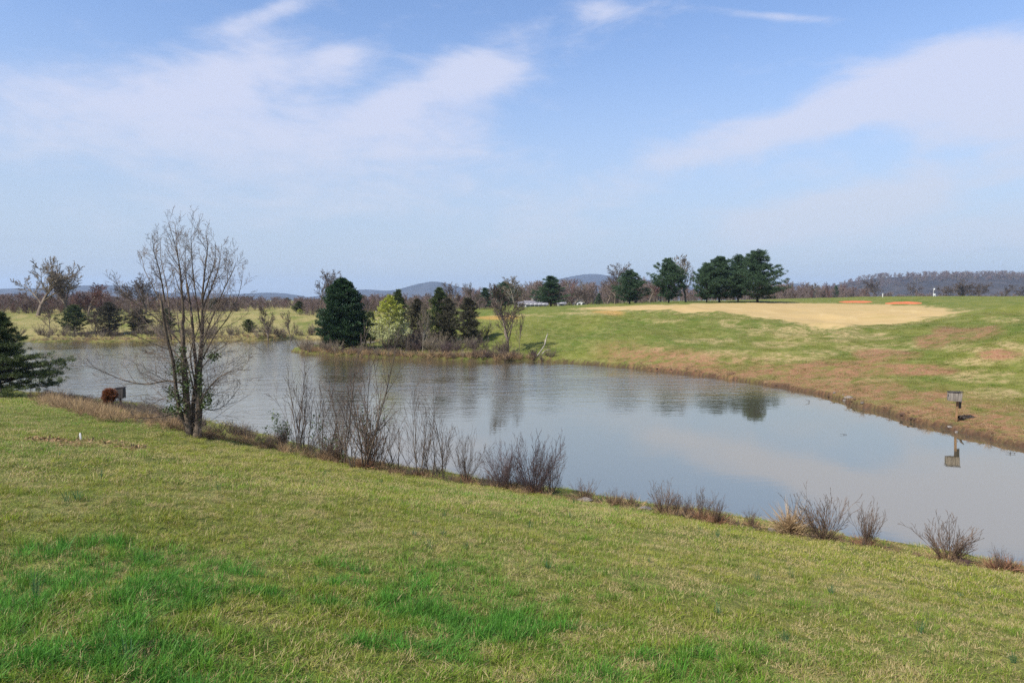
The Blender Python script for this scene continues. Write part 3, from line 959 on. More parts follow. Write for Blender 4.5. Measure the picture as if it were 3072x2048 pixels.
# trees of the middle distance
stand(OVAL[0], 'bare_tree', 'bare tree on the pond bank with a vine-choked foot', 'tree', 1522, 74, 848, 100, 0.5)
stand(OVAL_PALE, 'bare_tree', 'whitish bare tree rising behind the vine-footed bank tree', 'tree', 1545, 142, 826, 62, 2.0)
stand(PINES[2], 'pine_tree', 'dark flat-topped pine left of the whitish bare tree', 'pine', 1515, 150, 846, 66, 2.6)
stand(PINES[3], 'pine_tree', 'dark pine standing over the bare thicket behind the peninsula', 'pine', 1455, 152, 863, 46, 0.1)
stand(ROUND[0], 'bare_tree', 'thin bare tree right of the blue conical hill', 'tree', 1355, 118, 843, 60, 1.9)
stand(OVAL[1], 'bare_tree', 'thin bare tree left of the dark thicket pine', 'tree', 1418, 140, 846, 50, 0.7)
stand(HOLLY, 'holly_tree', 'big dense dark green cone-shaped evergreen at the peninsula tip', 'evergreen', 1027, 82, 834, 122, 0.3)
stand(ROUND[1], 'bare_tree', 'bare tree with twisted limbs left behind the big dark evergreen', 'tree', 955, 138, 818, 58, 0.8)
stand(ROUND[0], 'bare_tree', 'taller bare tree straight behind the big dark evergreen', 'tree', 1003, 142, 806, 68, 4.0)
stand(PEAR, 'flowering_tree', 'pale yellow-green blossoming tree right of the big dark evergreen', 'tree', 1168, 80.5, 884, 100, 0.6)
stand(CEDARS[3], 'cedar_tree', 'dark cedar peeping out behind the blossoming tree', 'cedar', 1195, 92, 868, 58, 0.2)
stand(CEDARS[1], 'cedar_tree', 'dull cedar behind the white-stemmed sapling', 'cedar', 1252, 88, 896, 72, 1.2)
stand(CEDARS[3], 'cedar_tree', 'tallest dark cedar in the middle of the peninsula', 'cedar', 1318, 86, 862, 76, 2.4)
stand(CEDARS[1], 'cedar_tree', 'broad dull cedar leaning into the tallest peninsula cedar', 'cedar', 1345, 85, 893, 72, 3.4)
stand(CEDARS[2], 'cedar_tree', 'slim columnar dull cedar at the right end of the peninsula', 'cedar', 1404, 83, 892, 64, 0.4)
stand(CEDARS[0], 'cedar_tree', 'small dark cedar directly behind the blossoming tree foot', 'cedar', 1110, 95, 935, 60, 0.4)

# far left field and shore
stand(SPREAD[0], 'bare_tree', 'largest pale spreading bare tree above the far left thicket', 'tree', 108, 150, 763, 150, 4.0)
stand(SPREAD[1], 'bare_tree', 'dark spreading bare tree right of the largest pale one', 'tree', 198, 152, 780, 90, 2.9)
stand(OVAL_RED, 'bare_tree', 'narrow reddish bare tree in front of the low blue hill', 'tree', 262, 150, 846, 58, 0.3)
stand(SPREAD[1], 'bare_tree', 'reddish-brown domed bare tree seen through the lakeside tree', 'tree', 432, 154, 818, 105, 4.4)
stand(CEDARS[0], 'cedar_tree', 'bushy green cedar alone on the far left shore', 'cedar', 220, 111, 914, 76, 0.3)
stand(CEDARS[1], 'cedar_tree', 'dull grey-green cedar with pale tip on the far left shore', 'cedar', 326, 110, 906, 80, 1.8)
stand(CEDARS[2], 'cedar_tree', 'brownish half-dead cedar left of the lakeside tree crown', 'cedar', 413, 111, 925, 62, 2.2)
stand(CEDARS[3], 'cedar_tree', 'narrow cedar on the far shore just left of the lakeside trunk', 'cedar', 500, 112, 925, 44, 0.9)
stand(CEDARS[0], 'cedar_tree', 'tiny green cedar low on the far grassy bank', 'cedar', 745, 111, 957, 38, 2.0)
stand(CEDARS[3], 'cedar_tree', 'small dark cedar at the top edge of the far field', 'cedar', 897, 148, 903, 34, 3.0)
stand(PEAR, 'flowering_bush', 'tiny yellow-green bush in front of the field-edge cedar', 'bush', 899, 143, 926, 20, 3.0)
stand(CEDARS[3], 'cedar_tree', 'dark cone cedar in the far woods right of the lakeside tree', 'cedar', 643, 165, 893, 36, 1.0)
stand(PINES[2], 'pine_tree', 'tiny far pine over the woods left of the small blue hill', 'pine', 742, 260, 889, 20, 1.0)
stand(PINES[1], 'pine_tree', 'tiny far pine over the woods right of the small blue hill', 'pine', 862, 262, 893, 22, 2.0)
stand(ROUND[0], 'bare_tree', 'slim bare sapling at the left end of the far shore', 'sapling', 145, 108, 905, 42, 2.0)
stand(OVAL[0], 'bare_tree', 'slim bare sapling alone on the far golden bank', 'sapling', 802, 107, 918, 44, 1.0)
stand(OVAL[1], 'bare_tree', 'purplish fan-shaped bare sapling on the far golden bank', 'sapling', 871, 106, 930, 50, 1.0)
stand(OVAL[0], 'bare_tree', 'short bare sapling right of the bushy green far cedar', 'sapling', 285, 107, 930, 40, 3.1)

# right-hand far trees beyond the mown rise
for px, d, tp, ws, lb, ms in [(2625, 330, 836, 52, 'dark bare tree in front of the wooded ridge, leftmost on the rise', ROUND[0]),
                              (2760, 335, 846, 50, 'dark bare tree left of the thin white flag pole', ROUND[1]),
                              (2895, 320, 838, 95, 'widest dark bare tree on the right-hand rise', SPREAD[1]),
                              (2935, 330, 846, 60, 'bare tree overlapping the widest one on its right', ROUND[0]),
                              (3010, 320, 852, 50, 'leaning thin bare tree near the right edge', OVAL[1]),
                              (3060, 325, 858, 50, 'low bare tree at the right edge of the far treeline', ROUND[1]),
                              (2452, 300, 847, 36, 'pale round-crowned bare tree left of the wooded ridge', OVAL_PALE)]:
    stand(ms, 'bare_tree', lb, 'tree', px, d, tp, ws, px * 0.7, 'bare trees beyond the mown rise')
stand(PINES[2], 'pine_tree', 'tiny dark pine beside the pale far tree at the ridge foot', 'pine', 2508, 305, 857, 16, 0.7)


# ------------------------------------------------------------------ instanced stuff: points carry transform and colour, a node tree places the shapes
def scatter(name, label, protos, P, rot, scl, idx, colr=None):
    coll = bpy.data.collections.new(name + '_shapes')
    for i, me in enumerate(protos):
        coll.objects.link(bpy.data.objects.new('%s_shape_%02d' % (name, i), me))
    n = len(P)
    at_ = {'rot': ('POINT', 'FLOAT_VECTOR', rot), 'scl': ('POINT', 'FLOAT_VECTOR', scl), 'idx': ('POINT', 'INT', idx)}
    if colr is not None:
        at_['tint'] = ('POINT', 'FLOAT_COLOR', np.c_[colr, np.ones(n)])
    me = new_mesh(name, P, attr=at_)
    for p in protos:
        for m_ in p.materials:
            if m_.name not in me.materials:
                me.materials.append(m_)
    o = link(name, me)
    ng = bpy.data.node_groups.new(name, 'GeometryNodeTree')
    ng.interface.new_socket('Geometry', in_out='INPUT', socket_type='NodeSocketGeometry')
    ng.interface.new_socket('Geometry', in_out='OUTPUT', socket_type='NodeSocketGeometry')
    t = NT(ng)
    gi, go = t.n('NodeGroupInput'), t.n('NodeGroupOutput')

    def na_(nm, typ):
        nd = t.n('GeometryNodeInputNamedAttribute', data_type=typ)
        nd.inputs['Name'].default_value = nm
        return nd.outputs['Attribute']
    ci = t.n('GeometryNodeCollectionInfo', transform_space='ORIGINAL')
    ci.inputs['Collection'].default_value = coll
    ci.inputs['Separate Children'].default_value = True
    ci.inputs['Reset Children'].default_value = True
    er = t.n('FunctionNodeEulerToRotation', {0: na_('rot', 'FLOAT_VECTOR')})
    ip = t.n('GeometryNodeInstanceOnPoints', {'Points': gi.outputs[0], 'Instance': ci.outputs[0], 'Instance Index': na_('idx', 'INT'),
                                              'Rotation': er.outputs[0], 'Scale': na_('scl', 'FLOAT_VECTOR')})
    ip.inputs['Pick Instance'].default_value = True
    t.set(go, 0, ip.outputs[0])
    md = o.modifiers.new('scatter', 'NODES')
    md.node_group = ng
    return tag(o, label, None, None, 'stuff')


def join_meshes(name, a, b):
    """one mesh out of two (vertices, faces, materials)"""
    bm_ = bmesh.new()
    bm_.from_mesh(a)
    nf = len(bm_.faces)
    bm_.from_mesh(b)
    bm_.faces.ensure_lookup_table()
    for f in bm_.faces[nf:]:
        f.material_index = 1
    me = bpy.data.meshes.new(name)
    bm_.to_mesh(me)
    bm_.free()
    me.materials.append(a.materials[0])
    me.materials.append(b.materials[0])
    return me


WOOD_M = [join_meshes('wood_tree', *m_) for m_ in WOODS]


def wood(name, label, specs, seed):
    """specs: (px0, px1, dist0, dist1, height0, height1, count, weights over the four kinds)"""
    rg = np.random.default_rng(seed)
    P, S, I = [], [], []
    for px0, px1, d0, d1, h0, h1, n, wt in specs:
        px = rg.uniform(px0, px1, n)
        d = rg.uniform(d0, d1, n)
        x = (px - 1536) / FPX * d
        z = height(x, d)
        h = rg.uniform(h0 * .75, h1 * 1.1, n) * (0.55 + 0.85 * fbm(x * 0.07, d * 0.02, seed, 3))
        P.append(np.c_[x, d, z - 0.2])
        S.append(np.c_[h * rg.uniform(.8, 1.3, n), h * rg.uniform(.8, 1.3, n), h])
        I.append(rg.choice(4, n, p=np.array(wt) / sum(wt)))
    P, S, I = np.concatenate(P), np.concatenate(S), np.concatenate(I)
    rot = np.c_[np.zeros(len(P)), np.zeros(len(P)), rg.uniform(0, 6.28, len(P))]
    return scatter(name, label, WOOD_M, P, rot, S, I)


wood('far_wood', 'leafless brown and reddish woods along the far side of the field',
     [(-500, 330, 156, 190, 2.6, 4.4, 420, (4, 3, 5, 0.4)), (300, 720, 158, 200, 1.9, 3.2, 300, (4, 4, 2.2, 0.5)), (560, 1000, 165, 230, 1.8, 3.2, 300, (4, 4, 1, 1)),
      (900, 1500, 140, 200, 2.0, 3.6, 380, (4, 4, .7, .8)), (1400, 1640, 205, 260, 3, 6, 110, (4, 4, 1, 2)),
      (1560, 2010, 200, 260, 4.5, 8.0, 190, (4, 4, 1.5, 3)), (1900, 2420, 230, 300, 3.5, 6.0, 200, (4, 4, 2, .5)),
      (2300, 2600, 290, 360, 4.5, 8, 170, (4, 3, 4, .5)), (2560, 3500, 320, 400, 3.0, 5.5, 330, (4, 4, 1, .4))], 41)
# tree crowns on the near wooded ridge
rx, rt = RIDGE
n = 900
xr = rng.uniform(rx[0], rx[-1], n)
sr = rng.uniform(0.22, 0.56, n)
zr = 2.0 + (np.interp(xr, rx, rt) - 2.0) * np.sin(sr * math.pi) ** 0.8 - 2.0
hr = rng.uniform(9, 16, n)
scatter('ridge_wood', 'leafless trees covering the wooded ridge at right', WOOD_M, np.c_[xr, 1200 + 600 * sr, zr],
        np.c_[np.zeros(n), np.zeros(n), rng.uniform(0, 6.28, n)], np.c_[hr * 1.1, hr * 1.1, hr], rng.choice(4, n, p=[.5, .35, .03, .12]))


# ------------------------------------------------------------------ grass
def grass_material():
    m = bpy.data.materials.new('grass_blades')
    m.use_nodes = True
    t = NT(m.node_tree)
    tint = t.n('ShaderNodeAttribute', attribute_name='tint', attribute_type='INSTANCER').outputs['Color']
    v = t.n('ShaderNodeAttribute', attribute_name='v').outputs['Fac']
    dry = t.n('ShaderNodeAttribute', attribute_name='dry').outputs['Fac']
    c = t.mix(v, t.mix(1.0, tint, (0.60, 0.66, 0.6), 'MULTIPLY'), t.mix(1.0, tint, (1.40, 1.3, 1.3), 'MULTIPLY'))
    c = t.mix(dry, c, t.mix(v, (0.29, 0.215, 0.08), (0.56, 0.46, 0.235)))
    bs = t.n('ShaderNodeBsdfPrincipled', {'Base Color': c, 'Roughness': 0.55, 'Specular IOR Level': 0.25})
    tr = t.n('ShaderNodeBsdfTranslucent', {'Color': c})
    mx = t.n('ShaderNodeMixShader', {0: 0.35, 1: bs.outputs[0], 2: tr.outputs[0]})
    t.n('ShaderNodeOutputMaterial', {'Surface': mx.outputs[0]})
    return m


GRASS = grass_material()


def tuft(seed, n, rad, h, wid, lean, dryfrac, curl=0.5, segs=3):
    rg = np.random.default_rng(seed)
    a = rg.uniform(0, 6.28, n)
    r_ = rad * np.sqrt(rg.random(n))
    B = np.c_[np.cos(a) * r_, np.sin(a) * r_, np.full(n, -0.01)]
    az = a + rg.normal(0, 0.9, n)
    O = np.c_[np.cos(az), np.sin(az), np.zeros(n)]
    Sd = np.c_[-np.sin(az), np.cos(az), np.zeros(n)]
    tw = rg.uniform(-1.2, 1.2, n)[:, None]
    Sd = Sd * np.cos(tw) + O * np.sin(tw)
    hh = h * rg.uniform(0.45, 1.15, n)[:, None]
    le = np.abs(rg.normal(0, lean, n))[:, None]
    ww = wid * rg.uniform(0.7, 1.3, n)[:, None]
    rows = []
    for k in range(segs):
        s = k / segs
        c = B + O * hh * (le * s + curl * le * s * s) + np.array([0, 0, 1.0]) * hh * (s - 0.35 * le * s * s)
        rows += [c - Sd * ww * 0.5 * (1 - 0.5 * s), c + Sd * ww * 0.5 * (1 - 0.5 * s)]
    tip = B + O * hh * (le + curl * le) + np.array([0, 0, 1.0]) * hh * np.maximum(1 - 0.35 * le, 0.12)
    V = np.stack(rows + [tip], 1)
    k = 2 * segs + 1
    b = np.arange(n)[:, None] * k
    F4_ = np.concatenate([b + np.array([[2 * i, 2 * i + 1, 2 * i + 3, 2 * i + 2]]) for i in range(segs - 1)]) if segs > 1 else None
    F3_ = b + np.array([[2 * segs - 2, 2 * segs - 1, 2 * segs]])
    vv = rg.random(n)
    dr = (rg.random(n) < dryfrac).astype(float)
    q = segs - 1
    return new_mesh('grass_tuft', V.reshape(-1, 3), F4_, F3_, mats=[GRASS],
                    attr={'v': ('FACE', 'FLOAT', np.r_[np.tile(vv, q), vv]), 'dry': ('FACE', 'FLOAT', np.r_[np.tile(dr, q), dr])})


TUFTS = ([tuft(300 + i, 26, 0.06, 0.066, 0.0048, 0.80, 0.24) for i in range(3)] +          # 0-2 green near
         [tuft(310 + i, 30, 0.07, 0.038, 0.0050, 0.9, 0.75) for i in range(2)] +           # 3-4 matted straw near
         [tuft(320, 34, 0.060, 0.115, 0.0052, 0.60, 0.06)] +                                 # 5 lush clump
         [tuft(330 + i, 66, 0.20, 0.060, 0.0085, 0.8, 0.28, segs=2) for i in range(2)] +   # 6-7 wide green
         [tuft(340, 66, 0.22, 0.040, 0.0085, 0.9, 0.75, segs=2)] +                          # 8 wide straw
         [tuft(350, 70, 0.45, 0.08, 0.018, 0.9, 0.15, segs=2)] +                            # 9 far green
         [tuft(351, 70, 0.45, 0.065, 0.018, 1.4, 0.8, segs=2)] +                            # 10 far straw
         [tuft(360, 22, 0.022, 0.19, 0.0050, 0.22, 0.0)])                                   # 11 upright dark clump


def grass_points():
    rg = np.random.default_rng(51)
    out = []
    for r0, r1, dens, cls in [(1.9, 6.5, 240, 0), (6.5, 12, 110, 0), (12, 20, 36, 1), (20, 34, 20, 1), (34, 62, 5.0, 2), (62, 96, 2.6, 3)]:
        a0, a1 = (-50, 50) if cls < 3 else (-16, 50)
        area_ = R(a1 - a0) / 2 * (r1 * r1 - r0 * r0)
        n = int(area_ * dens)
        r = np.sqrt(rg.uniform(r0 * r0, r1 * r1, n))
        a = np.radians(rg.uniform(a0, a1, n))
        out.append(np.c_[r * np.sin(a), r * np.cos(a), np.full(n, cls)])
    Q = np.concatenate(out)
    x, y, cls = Q[:, 0], Q[:, 1], Q[:, 2].astype(int)
    z, d = height(x, y, True)
    k = (d > 0.25)
    x, y, z, d, cls = x[k], y[k], z[k], d[k], cls[k]
    tan, soil, straw, orange, leafy, mud = land_masks(x, y, d)
    k = (tan < 0.3) & (rg.random(len(x)) > soil * 0.35) & (rg.random(len(x)) > leafy * 0.6)
    x, y, z, d, cls, soil, straw, leafy = (q[k] for q in (x, y, z, d, cls, soil, straw, leafy))
    n = len(x)
    r = np.hypot(x, y)
    big = fbm(x * 0.16, y * 0.16, 61, 4)
    mid = fbm(x * 0.9, y * 0.9, 62, 4)
    sm = fbm(x * 3.2, y * 3.2, 63, 3)
    lush = sstep(np.hypot((x + 2.4) / 3.9, (y - 4.7) / 2.9), 1.35, 0.35) * 0.80 + sstep(big, 0.5, 0.72) * 0.16

    def clumps(m, r0, r1, rmax):
        cr = rmax * np.sqrt(rg.random(m))
        ca = np.radians(rg.uniform(-50, 50, m))
        cx, cy, cs = cr * np.sin(ca), cr * np.cos(ca), rg.uniform(r0, r1, m)
        out_ = np.zeros(n)
        for i in range(m):
            k_ = (np.abs(x - cx[i]) < cs[i]) & (np.abs(y - cy[i]) < cs[i])
            if k_.any():
                out_[k_] = np.maximum(out_[k_], 1 - np.hypot(x[k_] - cx[i], y[k_] - cy[i]) / cs[i])
        return out_
    cl_g = clumps(900, 0.15, 0.65, 24)
    cl_d = np.maximum(clumps(900, 0.10, 0.36, 26), clumps(160, 0.25, 0.6, 24))
    lush = np.clip(lush * (0.15 + 1.3 * sstep(mid * 0.6 + sm * 0.4, 0.40, 0.60)), 0, 1)
    lush = np.clip(lush + sstep(cl_g, 0.05, 0.5) * (0.10 + lush), 0, 1)
    dry = np.clip(sstep(cl_d, 0.1, 0.5) * (0.7 + 0.3 * sstep(x, 0, 5)) + 0.12 * sstep(x, -1, 6) * (y < 30) + sstep(mid * 0.55 + sm * 0.45, 0.50, 0.64) * 0.9 + straw * 0.9 + soil * 0.5 - lush * 0.9 + leafy * 0.7, 0, 1)
    nearshore = sstep(d, 2.2, 0.4)
    base = np.array([0.220, 0.255, 0.027])
    cool = np.array([0.145, 0.238, 0.024])
    deep = np.array([0.085, 0.235, 0.030])
    olive = np.array([0.330, 0.300, 0.075])
    c = base + (cool - base) * sstep(big * 0.5 + mid * 0.5, 0.42, 0.62)[:, None]
    c = c + (olive - c) * (dry * 0.8)[:, None]
    c = c + (deep - c) * lush[:, None]
    c = c + (np.array([0.27, 0.155, 0.085]) - c) * np.clip(soil * 0.75 + leafy * 0.8 + nearshore * 0.45 * (y > 30), 0, 1)[:, None]
    c = c * (1 - 0.30 * sstep(y, 40, 60))[:, None]             # far tufts darkened in colour to stand in for self-shadow
    c = c * rg.uniform(0.78, 1.22, (n, 1)) * (1 + rg.normal(0, 0.05, (n, 3)))
    u = rg.random(n)
    isdry = u < dry * 0.8 + 0.06
    idx = np.where(cls == 0, np.where(isdry, 3 + rg.integers(0, 2, n), rg.integers(0, 3, n)), 0)
    idx = np.where((cls == 0) & (rg.random(n) < lush * 0.45) & ~isdry, 5, idx)
    idx = np.where(cls == 1, np.where(isdry, 8, 6 + rg.integers(0, 2, n)), idx)
    idx = np.where(cls >= 2, np.where(isdry, 10, 9), idx)
    onion = (cls <= 1) & (rg.random(n) < 0.001 + 0.008 * sstep(mid, 0.55, 0.7)) & (r < 22)
    idx = np.where(onion, 11, idx)
    c[onion] = np.array([0.065, 0.15, 0.065])
    hs = rg.uniform(0.6, 1.3, n) * (0.6 + 0.4 * mid + 0.35 * cl_g + 0.15 * lush) * np.where(cls == 3, 0.8, 1.0)
    ws = rg.uniform(0.85, 1.25, n)
    rot = np.c_[rg.normal(0, 0.08, n), rg.normal(0, 0.08, n), rg.uniform(0, 6.28, n)]
    return np.c_[x, y, z], rot, np.c_[ws, ws, hs], idx, np.clip(c, 0.01, 0.9)


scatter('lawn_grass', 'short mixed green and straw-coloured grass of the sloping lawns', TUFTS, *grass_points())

# ------------------------------------------------------------------ orange clay bunkers by the fairway
def bunker(pxs, label):
    pts = np.array([ground(*p)[:2] for p in pxs])
    c = pts.mean(0)
    pts = catmull(pts, 4)
    V, F = [], []
    rings = [1.0, 0.8, 0.5, 0.2]
    for f in rings:
        q = c + (pts - c) * f
        zq = height(q[:, 0], q[:, 1])
        V.append(np.c_[q, zq + (0.05 if f < 1 else -0.02)])
    n = len(pts)
    V = np.concatenate(V + [np.array([[c[0], c[1], hz(*c) + 0.05]])])
    for k in range(len(rings) - 1):
        F.append(np.stack([k * n + np.arange(n), k * n + (np.arange(n) + 1) % n, (k + 1) * n + (np.arange(n) + 1) % n, (k + 1) * n + np.arange(n)], -1))
    T = np.stack([3 * n + np.arange(n), 3 * n + (np.arange(n) + 1) % n, np.full(n, 4 * n)], -1)
    o = link('clay_bunker', new_mesh('clay_bunker', V, np.concatenate(F), T, smooth=True, mats=[CLAY]))
    return tag(o, label, 'bunker', 'clay bunkers')


bunker([(2514, 905), (2545, 902.5), (2580, 902), (2612, 903), (2618, 906), (2590, 908.5), (2550, 908.5), (2522, 907.5)],
       'left and smaller orange clay bunker behind the tan fairway')
bunker([(2650, 908.5), (2690, 905), (2730, 904.5), (2765, 908), (2768, 911.5), (2735, 913), (2690, 912.5), (2660, 911.5)],
       'right and larger orange clay bunker behind the tan fairway')

# ------------------------------------------------------------------ the lakeside bare tree
TB = ground(583, 1312)
TY = TB[1]
rg_t = random.Random(77)
main, P_MAIN = [], dict(seg=[9, 9, 6, 4, 3], wig=0.085, trop=[0.0, 0.07, 0.06, 0.04, 0.03], nch=[0, 14, 6, 3], s0=[0.3, 0.15, 0.2, 0.2], ang=[35, 38, 38, 44],
                        len=[0.5, 0.31, 0.50, 0.5], rr=0.5, rmin=0.0030, fall=0.45, minz=-0.5)


def smooth_poly(pts, k=3):
    P_ = np.array(pts, float)
    P_ = np.r_[[2 * P_[0] - P_[1]], P_, [2 * P_[-1] - P_[-2]]]
    out = []
    for i in range(1, len(P_) - 2):
        p0, p1, p2, p3 = P_[i - 1:i + 3]
        for j in range(k):
            t = j / k
            out.append(0.5 * (2 * p1 + (p2 - p0) * t + (2 * p0 - 5 * p1 + 4 * p2 - p3) * t * t + (3 * p1 - p0 - 3 * p2 + p3) * t ** 3))
    out.append(P_[-2])
    return [tuple(q) for q in out]


def limb(px_pts, r0, r1, lev, dy=0.0, spawnit=True, store=None, P=P_MAIN):
    """a limb drawn through points; it leans dy metres away from or towards the camera along its length"""
    n_p = len(px_pts)
    pts = [at(px, py, TY + dy * (i / (n_p - 1)) ** 1.2) for i, (px, py) in enumerate(px_pts)]
    pts = smooth_poly(pts)
    nn = len(pts)
    rad = [r0 + (r1 - r0) * (i / (nn - 1)) ** 0.8 for i in range(nn)]
    (store if store is not None else main).append((pts, rad, 8 if r0 > 0.08 else 5, lev))
    if spawnit:
        L = sum(math.dist(pts[i], pts[i + 1]) for i in range(nn - 1))
        dirs = [norm3(tuple(pts[min(i + 1, nn - 1)][k] - pts[max(i - 1, 0)][k] for k in range(3))) for i in range(nn)]
        spawn(main, rg_t, pts, rad, dirs, L, max(lev, 1), P)


limb([(574, 1318), (566, 1270), (560, 1210), (556, 1150), (552, 1090), (549, 1030), (547, 960)], 0.15, 0.055, 0, -0.2, False)
limb([(590, 1318), (594, 1270), (598, 1215), (597, 1150), (600, 1090), (605, 1020), (609, 940)], 0.14, 0.05, 0, 0.3, False)
limb([(583, 1316), (578, 1255), (582, 1190), (590, 1120), (582, 1040), (575, 950), (560, 850)], 0.09, 0.035, 0, 0.8, False)
limb([(578, 1310), (545, 1250), (528, 1170), (520, 1090), (500, 1010), (483, 900)], 0.075, 0.04, 0, -0.7, False)
for pts_, r0_, dy_ in [
        ([(547, 965), (543, 900), (538, 840), (533, 783), (516, 705), (495, 634)], .070, -0.4), ([(540, 850), (530, 770), (522, 700), (519, 642)], .035, 0.9),
        ([(483, 905), (474, 850), (462, 790), (446, 735), (440, 676)], .042, -0.9), ([(505, 1020), (478, 930), (445, 860), (415, 800), (403, 748)], .040, 0.8),
        ([(500, 960), (490, 860), (470, 760), (468, 690)], .032, 1.4), ([(609, 945), (612, 870), (620, 790), (628, 720), (622, 662)], .065, 0.3),
        ([(611, 900), (632, 830), (652, 770), (655, 700)], .040, -0.9), ([(610, 930), (645, 850), (668, 780), (677, 706)], .045, 1.0),
        ([(606, 1000), (590, 900), (578, 800), (573, 720), (572, 660)], .042, -1.1), ([(575, 950), (560, 860), (552, 770), (556, 690)], .036, 1.3),
        ([(604, 1040), (650, 940), (690, 850), (715, 800), (726, 768)], .042, -0.6), ([(601, 1090), (650, 1010), (700, 950), (735, 880), (750, 800)], .038, 1.2),
        ([(548, 1040), (480, 975), (410, 925), (345, 880), (312, 830)], .038, -0.6),
        ([(552, 1090), (470, 1010), (400, 950), (360, 900)], .030, 1.2), ([(555, 1150), (500, 1142), (440, 1152), (370, 1140), (300, 1110), (256, 1097)], .048, -0.8),
        ([(560, 1234), (500, 1246), (440, 1254), (395, 1250)], .040, -1.2), ([(556, 1180), (500, 1190), (450, 1215), (410, 1235)], .026, 0.5),
        ([(598, 1205), (630, 1160), (660, 1130), (700, 1110), (745, 1090)], .040, -0.5), ([(598, 1220), (640, 1230), (680, 1210), (720, 1160)], .024, 0.9),
        ([(600, 1110), (650, 1060), (700, 1030), (760, 1020)], .028, -1.2), ([(553, 1120), (500, 1080), (450, 1060), (400, 1060)], .024, 1.0),
        ([(550, 1060), (470, 1040), (390, 1010), (330, 1000)], .022, -1.4), ([(604, 1060), (640, 990), (680, 930), (700, 860)], .030, 1.6),
        ([(585, 1150), (570, 1060), (600, 980), (630, 900), (640, 780)], .035, -1.6), ([(583, 1180), (560, 1080), (530, 980), (520, 880), (505, 780)], .035, 1.8)]:
    top_ = pts_[-1][1]
    pts_ = [(580 + (a - 580) * (0.88 if b < 1080 else 1.0), b + 34 * max(0, 900 - b) / 260) for a, b in pts_]       # tips stay below the outermost shoots
    limb(pts_, r0_ * 0.72, 0.005, 1, dy_)
# fine brush of shoots round the fork
for k in range(70):
    px_, py_ = rg_t.uniform(540, 615), rg_t.uniform(960, 1290)
    q = at(px_, py_, TY + rg_t.uniform(-.4, .4))
    a_ = rg_t.uniform(0, 6.28)
    grow(main, rg_t, q, norm3((math.cos(a_), math.sin(a_) * 0.8, rg_t.uniform(-0.1, 1.1))), rg_t.uniform(0.8, 2.0), 0.009, 2, P_MAIN)
a_, b_ = split_levels(main, 1)
lake_tree = bpy.data.objects.new('lakeside_tree', None)
COL.objects.link(lake_tree)
lake_tree.location = TB
tag(lake_tree, 'tall bare many-stemmed tree on the near shore with ivy on its trunks', 'tree')


def to_local(polys, o):
    return [([(q[0] - o[0], q[1] - o[1], q[2] - o[2]) for q in p], r, s) for p, r, s in polys]


tr_o = link('trunk', tube_mesh('lakeside_trunk', to_local(a_, TB), BARK_BROWN), lake_tree)
link('crown', tube_mesh('lakeside_crown', to_local(b_, TB), TWIG_GREY), lake_tree)
# ivy on the stems
ivC, ivD = [], []
for px_, py_, sx, sy, nn in [(536, 1105, 22, 26, 420), (520, 1180, 20, 22, 260), (545, 1215, 14, 22, 200), (512, 1228, 22, 12, 200), (625, 1195, 12, 22, 240),
                             (560, 1150, 12, 40, 300), (600, 1150, 8, 50, 220), (640, 1068, 18, 12, 160), (548, 1060, 10, 20, 140), (612, 1215, 9, 12, 90)]:
    for k in range(int(nn * 0.75)):
        q = at(rg_t.gauss(px_, sx * .6), rg_t.gauss(py_, sy * .6), TY + rg_t.gauss(-0.1, 0.25))
        ivC.append((q[0] - TB[0], q[1] - TB[1], q[2] - TB[2]))
        ivD.append((rg_t.gauss(0, 1), rg_t.gauss(-.4, 1), rg_t.gauss(-.2, .7)))
link('ivy', leaf_mesh('ivy', np.array(ivC), np.array(ivD), 0.075, 0.06, [LEAF_IVY], 5, quad=True), lake_tree)

# ------------------------------------------------------------------ cedar on the near left shore
cedar_near = conifer('near_cedar', 160, lambda t: 0.05 + 0.66 * min(1, t / 0.10) * (1 - max(0, t - 0.12) / 0.90) ** 1.25, 170, lambda t: -0.06 + 0.25 * t, lambda t: 0.08,
                     0.026, 0.0055, 30, 14, 0.024, [NEEDLE_CEDAR], BARK_DARK, t0=0.06, trunk_r=0.022, spray=0.15, updir=0.45, jit=0.5, gap=0.22)
gx0 = ground(30, 1190)
zt = at(38, 934, gx0[1])[2]
tree_from(cedar_near, 'cedar_tree', 'ragged tiered green cedar at the left edge of the near shore', 'cedar', (gx0[0] - 0.6, gx0[1], gx0[2] - 0.05), zt - gx0[2] + 0.05, 1.12, 0.7)

# ------------------------------------------------------------------ shrubs and saplings along the near shore
def shrub_meshes(name, seed, stems, spread, nch, sub, mat_stem, mat_twig, wig=0.07, rmin=0.0045, r=0.010, tropz=0.05, hvar=(0.55, 1.05)):
    """unit-height clump of upright stems: stems and side twigs"""
    rg = random.Random(seed)
    P = dict(seg=[6, 4, 3], wig=wig, trop=[tropz, 0.05, 0.03], nch=[nch, sub], s0=[0.2, 0.2], ang=[26, 32], len=[0.45, 0.5], rr=0.6, rmin=rmin, fall=0.4, taper=0.3)
    out = []
    for s in range(stems):
        az = rg.uniform(0, 6.28)
        le = spread * math.sqrt(rg.random())
        d = norm3((math.cos(az) * le, math.sin(az) * le, 1))
        b = 0.06 * spread
        grow(out, rg, (math.cos(az) * le * b, math.sin(az) * le * b, -0.03), d, rg.uniform(*hvar), r * rg.uniform(.6, 1.2), 0, P)
    zmax = max(max(q[2] for q in p) for p, r_, s_, l_ in out)
    out = [([(q[0] / zmax, q[1] / zmax, q[2] / zmax) for q in p], [v_ / zmax for v_ in r_], s_, l_) for p, r_, s_, l_ in out]
    a, b = split_levels(out, 0)
    return tube_mesh(name + '_stems', a, mat_stem), tube_mesh(name + '_twigs', b, mat_twig)


